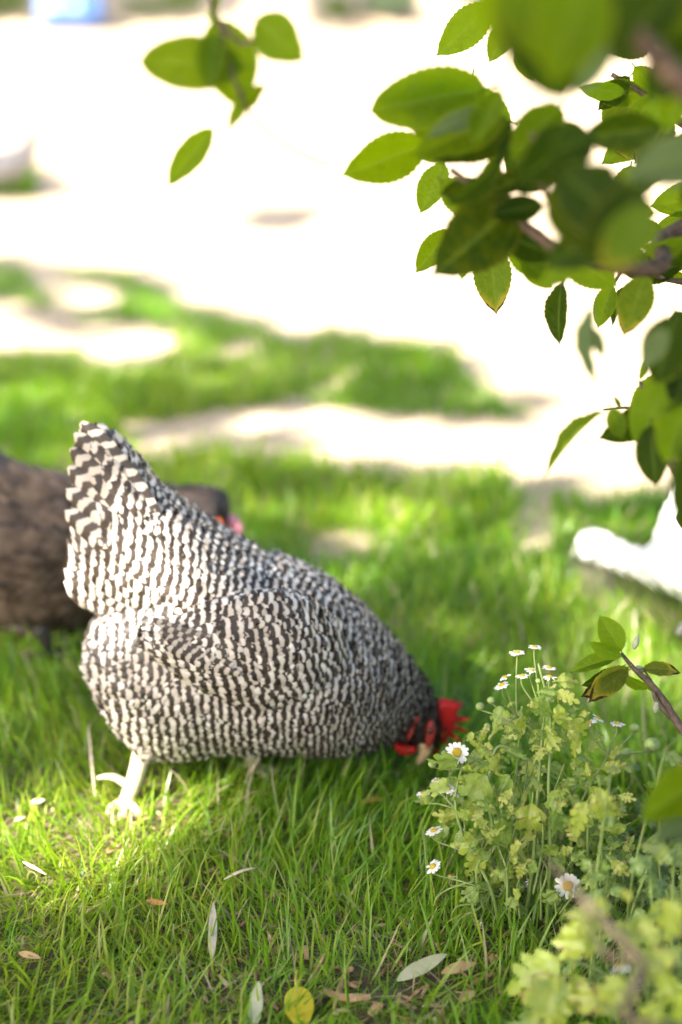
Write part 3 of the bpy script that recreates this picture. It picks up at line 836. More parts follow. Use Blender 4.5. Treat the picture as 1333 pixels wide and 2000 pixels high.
def build_white_hen(name, label, Y0, rings, foot, headinfo=None, mat=None):
    B = Loft(rings, Y0, 0.95, 80)
    root = thing(name, label, 'hen', tuple(foot))
    me = body_mesh('body', [B], M_whiteskin, 0.008); bv = bvh_of(me)
    link('body', me, root)
    sc = max(1.0, Y0/3.0)
    sp = dict(len=[.06*sc, .05*sc, .045*sc, .03*sc, .02*sc], wid=[.026*sc, .022*sc, .02*sc, .014*sc, .01*sc], gap=[.016*sc, .014*sc, .014*sc, .01*sc, .008*sc], per=[.02]*5, white=[0]*5, grey=[0]*5, lift=.006)
    V, F, At = plumage([B], [sp], bv)
    tag(link('plumage', np_mesh('plumage', V, F, mat or M_white, At), root), kind='stuff')
    for s in (-1, 1):
        an = Vector((foot[0]+.02*s, foot[1]+.04*s, .01))
        link('leg', leg_mesh('leg', an+Vector((-.005, 0, .10)), an, .013, .009, [[an+Vector((-.03, -.01, .002)), an+Vector((-.06, -.02, -.006))], [an+Vector((-.03, .02, .002)), an+Vector((-.05, .03, -.006))]], M_leg), root)
    if headinfo:
        for nm, ol, mt in headinfo:
            link(nm, plate(nm, ol, mt, Y0-.01, .006), root)
    return root
# fowl on the right, body running out of the frame, neck stretched to the left
build_white_hen('white_hen', 'white hen in the sun at the right edge stretching its neck low', 1.86,
    [(1700, 800, 1730, 850, .012), (1640, 830, 1670, 930, .035), (1570, 880, 1600, 1060, .07), (1500, 890, 1530, 1160, .095), (1430, 905, 1450, 1190, .10), (1370, 925, 1380, 1180, .092),
     (1325, 985, 1330, 1160, .07), (1290, 1070, 1290, 1138, .045), (1250, 1082, 1240, 1122, .026), (1210, 1064, 1200, 1104, .021), (1175, 1046, 1165, 1090, .021), (1145, 1040, 1138, 1090, .021), (1124, 1052, 1120, 1080, .012)],
    G(1430, 1245),
    [('beak', [(1122, 1064), (1128, 1060), (1132, 1078), (1120, 1086), (1114, 1088)], M_bud)])
# distant white fowl at the sunlit yard's edge, shade painted into its grey feathers
build_white_hen('shaded_white_hen', 'small white hen with grey shade painted into its plumage far off in the sunlit yard at the upper left', 6.0,
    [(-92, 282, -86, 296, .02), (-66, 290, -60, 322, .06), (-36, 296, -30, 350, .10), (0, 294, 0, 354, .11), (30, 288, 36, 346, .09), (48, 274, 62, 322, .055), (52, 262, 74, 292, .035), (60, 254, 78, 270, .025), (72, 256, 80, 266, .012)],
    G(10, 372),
    [('beak', [(80, 258), (92, 264), (80, 266)], M_beak), ('comb', [(58, 254), (62, 246), (68, 250), (74, 246), (76, 256)], M_pinkcomb)], NT('shaded_white_feather').bsdf((0.30, 0.295, 0.30), .7, .2))

# ------------------------------------------------------------------ camellia
def camellia_leaf_mesh(name, mat, width=0.46, rows=26, cols=7, fold=0.10, curl=0.12, teeth=0.012, seed=0, blunt=False):
    """unit-length leaf: base at the origin, tip along +Y, upper face +Z"""
    rs = np.random.default_rng(seed)
    a = np.linspace(0, 1, rows); b = np.linspace(-1, 1, cols)
    w = np.sin(np.pi*np.clip(a, 0, 1)**0.86)**0.80
    w = np.where(a > 0.86, np.interp(a, [0.86, 0.93, 1], [w[int(.86*(rows-1))], 0.19, 0.0]), w)
    if blunt: w = np.sin(np.pi*np.clip(a, 0, 1)**0.95)**0.55
    w = w*width/2
    A, Bm = np.meshgrid(a, b, indexing='ij')
    W = w[:, None]*np.ones_like(Bm)
    saw = np.where(np.arange(rows) % 2 == 0, teeth, -teeth)[:, None]
    edge = (np.abs(Bm) > 0.99)
    X = Bm*W*(1+np.where(edge, saw*3, 0))
    Z = fold*np.abs(X)*2 - curl*(A-0.25)**2 + 0.012*np.sin(A*9+seed)*np.abs(Bm) + 0.01*np.sin(A*26)*np.abs(Bm)
    Y = A + np.where(edge, -saw*0.5, 0)
    rib = np.clip(1-np.abs(Bm)*W/0.014, 0, 1)
    side = 0.6*np.clip(1-np.abs(((A-np.abs(X)*0.9)*8) % 1-0.5)/0.10, 0, 1)
    rib = np.maximum(rib, side*(np.abs(Bm) < 0.85)*0.4)
    V = np.stack([X, Y, Z], -1).reshape(-1, 3); F = grid_faces(rows, cols)
    # short stalk
    n0 = len(V); st = []
    for i, (yy, r) in enumerate(((-0.11, .013), (0.0, .011), (0.06, .006))):
        for k in range(5):
            t = 2*math.pi*k/5; st.append((r*math.cos(t), yy, r*math.sin(t)-0.012-0.01*(i == 0)))
    SF = [(n0+i*5+k, n0+i*5+(k+1) % 5, n0+(i+1)*5+(k+1) % 5, n0+(i+1)*5+k) for i in range(2) for k in range(5)]
    V = np.concatenate([V, np.array(st)]); F = np.concatenate([F, np.array(SF)])
    z15 = np.zeros(15)
    return np_mesh(name, V, F, mat, {'edge': np.r_[np.abs(Bm).ravel(), z15], 'rib': np.r_[rib.ravel(), z15+1], 'along': np.r_[A.ravel(), z15]})
def leaf_matrix(base, tip, roll=0.0, width=1.0, face=None):
    y = (tip-base); L = y.length; y = y/L
    f = face if face is not None else (CAMP-(base+tip)/2).normalized()
    z = (f-y*f.dot(y)).normalized()
    z = Quaternion(y, roll) @ z
    x = y.cross(z)
    R = Matrix((x, y, z)).transposed().to_4x4()
    return Matrix.Translation(base) @ R @ Matrix.Diagonal((L*width, L, L, 1))
CM = {}
for key, mt in (('a', M_cam_a), ('b', M_cam_b), ('c', M_cam_c), ('d', M_cam_d), ('e', M_cam_e), ('p', M_cam_p)):
    for q, (wd, fo, cu) in enumerate(((0.50, 0.10, 0.10), (0.46, 0.22, 0.22), (0.54, 0.05, 0.32))):
        CM[key+str(q)] = camellia_leaf_mesh('camellia_leaf', mt, wd, fold=fo, curl=cu, seed=q*3+1)
CM['a3'] = camellia_leaf_mesh('camellia_leaf', M_cam_a, .50, fold=.06, curl=.25, seed=5, blunt=True)
CM['b3'] = camellia_leaf_mesh('camellia_leaf', M_cam_b, .50, fold=.06, curl=.25, seed=8, blunt=True)
def build_camellia():
    base = Vector((0.95, 1.02, 0.0))
    root = thing('camellia_bush', 'camellia bush hanging glossy green leaves into the right side and top', 'bush', base)
    def br(name, pts, r0, r1, n=6, parent=root, mat=M_twig):
        p = spline(pts, n); return link(name, tube(p, taper(len(p), r0, r1), 8, name, mat, 0.12), parent)
    crotch = Vector((0.84, 1.03, 0.62))
    tr = br('trunk', [base-Vector((0, 0, .03)), Vector((0.92, 1.0, .3)), crotch, Vector((0.78, 1.0, 1.05)), Vector((0.62, 0.95, 1.5))], .026, .012, 8)
    D = PD
    b_top = br('branch', [crotch, D(1520, 420, .98), D(1420, 260, .86), D(1300, 130, .78), D(1200, 10, .76), D(1120, -120, .8)], .010, .004)
    b_far = br('branch', [Vector((0.72, .99, 1.2)), D(1480, -200, 1.0), D(1100, -260, 1.0), D(700, -200, 1.02), D(430, -60, 1.0), D(434, 60, 1.0), D(462, 170, 1.0)], .006, .0010)
    br('twig', [D(436, 50, 1.0), D(470, 84, 1.0), D(505, 78, 1.0)], .002, .0012)
    br('twig', [D(462, 165, 1.0), D(492, 225, 1.03), D(560, 285, 1.1), D(640, 322, 1.2)], .0016, .0008)
    b_mid = br('branch', [Vector((0.80, 1.02, .80)), D(1420, 420, 1.2), D(1290, 520, 1.15), D(1120, 500, 1.1), D(1000, 420, 1.1), D(880, 330, 1.1)], .009, .0028)
    br('twig', [D(1000, 420, 1.1), D(975, 330, 1.12), D(960, 230, 1.15), D(930, 190, 1.15)], .003, .0015)
    br('twig', [D(1120, 500, 1.1), D(1060, 360, 1.0), D(1040, 260, 1.0)], .003, .0016)
    br('twig', [D(1118, 498, 1.12), D(1098, 560, 1.25)], .0024, .0014)
    br('twig', [D(1420, 290, 1.4), D(1320, 232, 1.37), D(1260, 185, 1.36), D(1195, 145, 1.36)], .0050, .0022)
    br('twig', [D(1320, 232, 1.37), D(1290, 170, 1.37), D(1285, 120, 1.38)], .002, .001)
    br('twig', [D(1400, 560, 1.35), D(1300, 545, 1.33), D(1230, 520, 1.33), D(1195, 560, 1.33)], .003, .0014)
    br('branch', [Vector((0.84, 1.03, .58)), D(1450, 1020, 1.3), D(1345, 960, 1.2), D(1290, 850, 1.2), D(1250, 745, 1.22)], .007, .0018)
    br('twig', [D(1345, 960, 1.2), D(1330, 800, 1.15), D(1320, 620, 1.1)], .003, .0015)
    br('twig', [D(1290, 860, 1.2), D(1240, 800, 1.3), D(1180, 800, 1.4)], .0020, .0009)
    b_low = br('branch', [Vector((0.92, 1.02, .22)), D(1460, 1560, 1.35), D(1345, 1440, 1.35), D(1285, 1352, 1.35), D(1238, 1305, 1.36), D(1214, 1276, 1.37)], .0062, .0015)
    br('twig', [D(1290, 1358, 1.35), D(1272, 1330, 1.36), D(1258, 1308, 1.37)], .0018, .0010)
    br('twig', [D(1310, 1400, 1.35), D(1284, 1372, 1.345), D(1276, 1350, 1.345)], .0030, .0014)
    # thin blurred shoots close to the lens
    br('twig', [D(1480, 1330, .80), D(1330, 1230, .80), D(1210, 1120, .80), D(1120, 1000, .82)], .0022, .0010)
    br('twig', [D(1480, 1230, .86), D(1320, 1190, .84), D(1200, 1060, .84), D(1140, 1010, .85)], .0012, .0006)
    br('branch', [Vector((0.90, 1.0, .12)), D(1420, 2010, .86), D(1250, 1870, .88), D(1130, 1745, .9), D(1070, 1680, .92)], .0042, .0016)
    br('twig', [D(1250, 1870, .88), D(1180, 1860, .9), D(1130, 1760, .92)], .002, .001)
    buds = [((1238, 1268), (1248, 1238), 1.36), ((1280, 1392), (1284, 1362), 1.345), ((1258, 1312), (1243, 1300), 1.37)]
    for p, q, d in buds:
        a, b = D(*p, d), D(*q, d); pts = [a, a+(b-a)*.3, a+(b-a)*.65, b]
        link('bud', tube(pts, [.0014, .0034, .0026, .0004], 7, 'bud', M_bud), root)
    # leaves: (base px, tip px, depth, depth change to the tip, roll, width factor, mesh)
    Ls = [
     # cluster at the upper left
     ((475, 130), (274, 116), 1.00, -.01, .15, 1.06, 'a3'), ((424, 36), (472, 212), 1.00, .01, -.15, 1.35, 'a0'), ((500, 36), (582, 112), 1.00, -.02, .1, 1.25, 'a2'), ((420, 60), (404, 170), .99, .0, .1, 1.05, 'a0'),
     ((520, 166), (437, 250), 1.02, .01, .75, .9, 'a1'), ((417, 251), (325, 363), 1.10, .01, .35, .80, 'a0'), ((430, -20), (414, 62), 1.0, 0, .8, .8, 'c1'), ((470, 215), (520, 170), 1.02, .0, .9, .8, 'a1'),
     # sharp pair at the top
     ((960, 8), (855, 108), 1.36, .0, -.1, 1.0, 'c0'), ((1000, 40), (956, 120), 1.36, .0, .2, 1.1, 'c0'), ((1010, 90), (1040, 160), 1.38, 0, .5, .9, 'a1'),
     # big blurred ones overhead
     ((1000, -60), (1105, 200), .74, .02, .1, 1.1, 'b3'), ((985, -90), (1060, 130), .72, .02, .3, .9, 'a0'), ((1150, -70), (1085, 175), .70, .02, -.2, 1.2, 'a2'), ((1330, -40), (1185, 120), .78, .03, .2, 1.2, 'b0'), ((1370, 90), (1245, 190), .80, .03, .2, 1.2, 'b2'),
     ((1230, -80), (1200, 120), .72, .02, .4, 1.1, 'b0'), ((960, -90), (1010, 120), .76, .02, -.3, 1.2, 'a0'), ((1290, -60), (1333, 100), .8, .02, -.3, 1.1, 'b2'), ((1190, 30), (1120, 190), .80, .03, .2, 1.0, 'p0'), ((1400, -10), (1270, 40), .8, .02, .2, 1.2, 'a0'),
     # sprays to the left of the crown
     ((952, 172), (732, 212), 1.12, -.02, .1, 1.0, 'a3'), ((950, 205), (740, 195), 1.14, -.02, .3, .8, 'a0'), ((985, 225), (812, 300), 1.08, -.03, .45, .9, 'a0'), ((975, 215), (835, 262), 1.06, -.03, .7, .6, 'p0'), ((1000, 240), (850, 310), 1.12, -.02, .3, 1.1, 'b0'), ((900, 250), (800, 250), 1.14, 0, .2, 1.3, 'a0'),
     ((835, 280), (671, 342), 1.20, -.02, -.1, 1.02, 'a0'), ((868, 318), (820, 416), 1.28, .0, .3, 1.1, 'c0'), ((862, 352), (945, 425), 1.25, .0, .1, 1.2, 'c0'), ((900, 300), (810, 300), 1.2, 0, .4, 1.2, 'a1'),
     ((1010, 395), (862, 528), 1.10, -.03, -.1, 1.15, 'b2'), ((880, 448), (812, 532), 1.28, .0, .2, 1.0, 'a0'), ((925, 470), (900, 546), 1.28, .0, .3, .9, 'c0'), ((958, 474), (969, 613), 1.35, .0, .1, 1.08, 'd0'), ((1000, 430), (900, 470), 1.14, 0, .2, 1.2, 'b0'),
     ((990, 480), (1095, 540), 1.20, .0, .2, 1.1, 'a0'), ((985, 460), (1090, 500), 1.12, .0, -.2, 1.3, 'b0'), ((1020, 500), (1080, 565), 1.2, 0, .1, 1.1, 'a0'),
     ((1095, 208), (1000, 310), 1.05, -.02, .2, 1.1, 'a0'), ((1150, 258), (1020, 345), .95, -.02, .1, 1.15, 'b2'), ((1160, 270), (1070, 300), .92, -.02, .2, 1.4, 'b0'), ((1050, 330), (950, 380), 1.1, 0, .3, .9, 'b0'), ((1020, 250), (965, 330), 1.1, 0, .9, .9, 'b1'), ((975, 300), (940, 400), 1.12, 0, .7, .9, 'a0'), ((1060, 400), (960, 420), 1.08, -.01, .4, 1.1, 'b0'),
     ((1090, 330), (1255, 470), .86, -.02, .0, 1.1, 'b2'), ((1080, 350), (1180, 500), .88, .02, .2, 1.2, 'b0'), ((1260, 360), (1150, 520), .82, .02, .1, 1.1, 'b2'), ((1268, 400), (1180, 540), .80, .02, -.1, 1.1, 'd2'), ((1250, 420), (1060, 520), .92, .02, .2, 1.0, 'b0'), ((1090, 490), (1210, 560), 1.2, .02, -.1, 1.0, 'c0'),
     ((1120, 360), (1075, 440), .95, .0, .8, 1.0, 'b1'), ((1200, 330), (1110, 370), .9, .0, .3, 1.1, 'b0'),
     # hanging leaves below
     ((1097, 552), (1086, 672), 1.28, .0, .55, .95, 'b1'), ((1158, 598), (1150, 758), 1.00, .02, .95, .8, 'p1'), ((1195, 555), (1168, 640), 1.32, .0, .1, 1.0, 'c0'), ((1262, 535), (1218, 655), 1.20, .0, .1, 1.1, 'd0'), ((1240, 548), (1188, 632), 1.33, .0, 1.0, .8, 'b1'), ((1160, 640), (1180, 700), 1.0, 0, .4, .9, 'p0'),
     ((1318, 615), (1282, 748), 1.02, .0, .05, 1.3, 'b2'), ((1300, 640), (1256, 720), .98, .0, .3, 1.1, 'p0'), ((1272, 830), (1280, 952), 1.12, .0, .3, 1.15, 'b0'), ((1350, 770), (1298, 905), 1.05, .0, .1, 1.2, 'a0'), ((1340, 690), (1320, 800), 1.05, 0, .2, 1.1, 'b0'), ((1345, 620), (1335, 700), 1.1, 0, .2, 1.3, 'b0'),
     ((1178, 802), (1050, 922), 1.15, .02, 1.2, .75, 'a1'), ((1196, 796), (1215, 858), 1.18, .0, .2, 1.2, 'c0'), ((1212, 800), (1200, 772), 1.2, 0, .4, .8, 'd1'), ((1250, 742), (1262, 700), 1.22, 0, .4, .8, 'a1'),
     # sharp ones at the right edge
     ((1215, 168), (1190, 272), 1.37, .0, .2, 1.0, 'd0'), ((1262, 185), (1150, 180), 1.36, .0, .1, 1.0, 'a0'), ((1230, 150), (1170, 215), 1.36, .0, -.2, 1.0, 'b0'), ((1285, 250), (1176, 318), 1.37, .0, .25, .95, 'c0'), ((1300, 240), (1240, 318), 1.34, .0, .1, 1.1, 'd0'), ((1275, 195), (1290, 248), 1.36, .0, .2, 1.2, 'a0'), ((1240, 130), (1300, 200), 1.38, .0, .2, 1.1, 'a0'),
     ((1400, 380), (1272, 402), 1.36, .0, .1, 1.1, 'c0'), ((1385, 425), (1276, 448), 1.36, .0, .4, .9, 'c0'), ((1390, 470), (1280, 498), 1.35, .0, .1, 1.1, 'a0'), ((1350, 500), (1285, 530), 1.35, .0, -.2, 1.0, 'b0'), ((1330, 520), (1215, 530), 1.33, .0, .2, 1.1, 'b0'), ((1345, 540), (1255, 550), 1.34, 0, .8, .8, 'a1'), ((1300, 480), (1240, 560), 1.3, 0, .3, 1.0, 'b0'),
     ((1400, 290), (1225, 345), .84, -.02, .2, 1.0, 'p0'), ((1390, 320), (1330, 400), 1.0, 0, .2, 1.0, 'b0'), ((1333, 160), (1300, 260), 1.1, 0, .2, 1.1, 'a0'),
     # sharp lower spray
     ((1214, 1272), (1172, 1202), 1.370, .0, .12, 1.28, 'c0'), ((1213, 1283), (1152, 1256), 1.360, -.008, -.40, .95, 'c0'), ((1204, 1284), (1112, 1309), 1.375, .0, .45, .78, 'c1'),
     ((1228, 1304), (1146, 1366), 1.350, -.015, -.55, .95, 'e2'), ((1226, 1310), (1152, 1362), 1.345, -.020, .40, .85, 'e2'), ((1216, 1303), (1142, 1346), 1.360, -.005, -.6, .75, 'b2'), ((1214, 1318), (1275, 1350), 1.372, .01, .5, .70, 'c1'), ((1256, 1306), (1331, 1306), 1.365, -.005, -.75, 1.0, 'e2'), ((1262, 1322), (1276, 1352), 1.37, .0, .2, 1.1, 'a0'),
     ((1150, 1352), (1132, 1385), 1.375, 0, .5, .9, 'p1'),
     # blurred leaf low at the right edge
     ((1400, 1500), (1255, 1600), 1.02, -.03, .2, .95, 'a0'), ((1390, 1590), (1280, 1640), 1.02, -.03, .5, .8, 'p0'),
    ]
    for (b, t, d, dd, roll, w, key) in Ls:
        P0, P1 = D(*b, d), D(*t, d+dd)
        if d > 1.2:  # bowed leaves keep their middle nearer
            pass
        link('leaf', CM[key], root, leaf_matrix(P0, P1, roll, w))
    mass = [(870, 150), (1000, 220), (1150, 190), (1180, 60), (1333, 40), (1400, 120), (1400, 560), (1150, 555), (1000, 540), (880, 470), (920, 350)]
    got = 0
    while got < 36:
        px, py = random.uniform(860, 1400), random.uniform(30, 560)
        if not in_poly(np.array([px]), np.array([py]), mass)[0]: continue
        if any((px-hx)**2+(py-hy)**2 < 45**2 for hx, hy in ((955, 300), (1010, 365), (1065, 415), (1115, 465), (990, 490), (1110, 330), (1060, 240), (1200, 330))): continue
        got += 1
        d = random.uniform(1.0, 1.40); P0 = D(px, py, d); sz = random.uniform(.040, .060)
        ang = random.uniform(2.2, 4.6); dirv = (RGT*math.cos(ang)+UPV*(math.sin(ang)*.9-.25)+FWD*random.uniform(-.5, .5)).normalized()
        link('leaf', CM[random.choice(['a0', 'b0', 'b2', 'a2', 'c0', 'b1', 'd0'])], root, leaf_matrix(P0-dirv*sz*.5, P0+dirv*sz*.5, random.uniform(-.9, .9), random.uniform(.9, 1.15)))
    for i in range(12):
        px, py = random.uniform(1285, 1400), random.uniform(570, 960); d = random.uniform(1.05, 1.35); P0 = D(px, py, d)
        ang = random.uniform(3.6, 5.2); dirv = (RGT*math.cos(ang)+UPV*math.sin(ang)+FWD*random.uniform(-.4, .4)).normalized()
        link('leaf', CM[random.choice(['a0', 'c0', 'b2', 'd0'])], root, leaf_matrix(P0, P0+dirv*random.uniform(.045, .065), random.uniform(-.7, .7), 1.0))
    # more of the bush just outside the frame
    keys = ['a0', 'b0', 'a2', 'b2', 'c0']
    for i in range(90):
        px = random.uniform(1360, 1750); py = random.uniform(-500, 1250); d = random.uniform(.85, 1.5)
        if i % 3 == 0: px = random.uniform(950, 1600); py = random.uniform(-650, -140)
        P0 = D(px, py, d); dirv = Vector((random.uniform(-1, .6), random.uniform(-.6, .4), random.uniform(-1, .3))).normalized()
        link('leaf', CM[keys[i % 5]], root, leaf_matrix(P0, P0+dirv*random.uniform(.05, .075), random.uniform(-.8, .8), 1.0))
    return Ls
CAM_LEAVES = build_camellia()

# ------------------------------------------------------------------ feverfew
def lobed_leaf(name, mat, seed, lobes=3, width=0.62, curl=0.35, cup=0.15):
    """unit-length pinnately lobed leaf, base at the origin, tip along +Y"""
    rs = random.Random(seed)
    right = []
    n = lobes
    pitch = 0.58/n
    for i in range(n):
        t0 = 0.15+pitch*i
        half = width/2*(0.66+0.55*math.sin(math.pi*min(1, (i+0.75)/n*0.85)))*rs.uniform(.82, 1.12)
        q = pitch/0.19
        right += [(0.09, t0), (half*.42, t0+.025*q), (half*.66, t0+.060*q), (half*.84, t0+.085*q), (half*.90, t0+.12*q), (half*1.02, t0+.165*q), (half*.90, t0+.185*q), (half*.84, t0+.225*q),
                  (half*.72, t0+.225*q), (half*.62, t0+.245*q), (half*.46, t0+.215*q), (half*.30, t0+.190*q), (0.10, t0+.176*q)]
    right += [(0.05, 0.79), (0.11, 0.83), (0.12, 0.87), (0.095, 0.90), (0.095, 0.94), (0.05, 0.975)]
    left = [(-x*rs.uniform(.9, 1.1), y+rs.uniform(-.012, .012)) for x, y in right]
    right = [(x*rs.uniform(.93, 1.07), y) for x, y in right]
    out = [(0.014, -0.14), (0.014, 0.08)] + right + [(0, 1.0)] + left[::-1] + [(-0.014, 0.08), (-0.014, -0.14)]
    m = len(out)
    ins = [(0, t) for t in np.linspace(-0.05, 0.93, 12)]
    for i in range(n):
        for f, g_ in ((.25, .09), (.5, .12), (.75, .15)):
            for s in (1, -1): ins.append((s*width/2*f*0.9, 0.15+pitch*i+g_*pitch/0.19))
    ins = [p for p in ins if in_poly(np.array([p[0]]), np.array([p[1]]), out)[0]]
    vo, ed, fa, *_ = delaunay_2d_cdt([Vector(p) for p in out+ins], [(i, (i+1) % m) for i in range(m)], [], 1, 1e-6)
    o2 = np.array(out)
    V = []; E = []; Rb = []
    for v in vo:
        x, y = v
        d = min(np.hypot(o2[:, 0]-x, o2[:, 1]-y)); E.append(1.0 if d < 1e-4 and abs(x) > .02 else 0.0)
        Rb.append(1.0 if abs(x) < 0.012 else (0.55 if d > 1e-4 else 0.0))
        th = curl*max(0, y)
        z = -curl*0.55*y*y + cup*abs(x)*1.2 - 0.5*cup*x*x*6 + 0.04*math.sin(y*11+seed)+0.035*math.sin(x*17+seed*2) + 0.5*math.sin(seed*3.1)*x*y
        V.append((x, y*(1-0.10*curl*y), z))
    bm = bmesh.new(); bv = [bm.verts.new(v) for v in V]
    for f in fa:
        try: bm.faces.new([bv[i] for i in f])
        except ValueError: pass
    me = bpy.data.meshes.new(name); bm.to_mesh(me); bm.free()
    for p in me.polygons: p.use_smooth = True
    if sum(p.normal.z for p in me.polygons) < 0: me.flip_normals()
    for nm, arr in (('edge', E), ('rib', Rb)):
        at = me.attributes.new(nm, 'FLOAT', 'POINT'); at.data.foreach_set('value', np.array(arr, np.float32))
    me.materials.append(mat); return me
FF = {'a': [lobed_leaf('feverfew_leaf', M_ff_a, s, l, w, c, k) for s, l, w, c, k in ((1, 3, .60, .5, .2), (2, 2, .66, 1.0, .5), (3, 3, .50, 1.5, .7), (4, 3, .56, -.7, .4), (11, 2, .54, 1.8, .6), (12, 3, .62, .9, -.3))],
      'b': [lobed_leaf('feverfew_leaf', M_ff_b, s, l, w, c, k) for s, l, w, c, k in ((5, 3, .60, .6, .2), (6, 2, .68, 1.1, .4), (7, 3, .50, 1.4, .6), (13, 2, .58, -.6, .3))],
      'c': [lobed_leaf('weed_leaf', M_ff_c, s, l, w, c, k) for s, l, w, c, k in ((8, 2, .62, .4, .15), (9, 2, .70, .8, .2), (10, 1, .55, .6, .3))]}
def petal_mesh(name, L, W, droop):
    a = np.linspace(0, 1, 6); b = np.linspace(-1, 1, 3)
    w = np.array([.45, .8, 1, 1, .88, .42])*W/2
    A, B = np.meshgrid(a, b, indexing='ij')
    X = B*w[:, None]; Y = A*L; Z = -droop*L*A**2 - 0.12*W*np.abs(B)
    Y[-1, 1] -= L*0.05
    return np_mesh(name, np.stack([X, Y, Z], -1).reshape(-1, 3), grid_faces(6, 3), M_petal)
PETALS = [petal_mesh('petal', 1, .46, .12), petal_mesh('petal', 1, .42, .45), petal_mesh('petal', 1, .50, -.15)]
def disc_mesh():
    bm = bmesh.new(); bmesh.ops.create_uvsphere(bm, u_segments=14, v_segments=8, radius=1)
    for v in bm.verts:
        r = random.uniform(.93, 1.07); v.co = Vector((v.co.x*r, v.co.y*r, v.co.z*0.42*r+0.04))
    me = bpy.data.meshes.new('disc'); bm.to_mesh(me); bm.free()
    for p in me.polygons: p.use_smooth = True
    me.materials.append(M_disc); return me
def cup_mesh():
    pts = [Vector((0, 0, z)) for z in (-.62, -.45, -.2, 0.02)]
    return tube(pts, [.18, .62, .92, .98], 10, 'calyx', M_calyx)
DISC, CUP = disc_mesh(), cup_mesh()
def flower(parent, c, R, normal, npet=13, miss=0.0, droop=0):
    """flower head: the cup is the part, disc and petals its sub-parts"""
    z = normal.normalized(); x = z.orthogonal().normalized(); x = Quaternion(z, random.uniform(0, 6.28)) @ x; y = z.cross(x)
    Rm = Matrix((x, y, z)).transposed().to_4x4(); r = R*0.40
    T = Matrix.Translation(c) @ Rm
    cup = link('flower_head', CUP, parent, T @ Matrix.Diagonal((r, r, r, 1)))
    link('disc', DISC, cup, T @ Matrix.Diagonal((r, r, r, 1)))
    for k in range(npet):
        if random.random() < miss: continue
        a = 2*math.pi*(k+random.uniform(-.15, .15))/npet
        pm = PETALS[droop if droop is not None and random.random() < .75 else random.randrange(3)]
        M = T @ Matrix.Rotation(a, 4, 'Z') @ Matrix.Translation((0, r*0.78, 0)) @ Matrix.Rotation(random.uniform(-.12, .12), 4, 'X') @ Matrix.Rotation(random.uniform(-.2, .2), 4, 'Y') @ Matrix.Diagonal(((R-r)*1.25*random.uniform(.9, 1.1), (R-r)*random.uniform(.95, 1.2), (R-r), 1))
        link('petal', pm, cup, M)
def stem(parent, pts, r0, r1, name='stem', mat=M_stem):
    p = spline(pts, 6); return link(name, tube(p, taper(len(p), r0, r1), 6, name, mat), parent)
def rand_leaf(parent, kind, P, size, up=0.4, sidev=None, name='leaf'):
    d = Vector((random.uniform(-1, 1), random.uniform(-1, .5), random.uniform(-.8, .6))).normalized() if sidev is None else sidev
    face = Vector((random.uniform(-.7, .7)-.1, random.uniform(-1, -.1), random.uniform(.0, 1.1)+up)).normalized()
    if abs(face.dot(d)) > .9: face = Vector((0, -.5, 1)).normalized()
    M = leaf_matrix(P, P+d*size, random.uniform(-.5, .5), random.uniform(.85, 1.15), face)
    return link(name, random.choice(FF[kind]), parent, M)
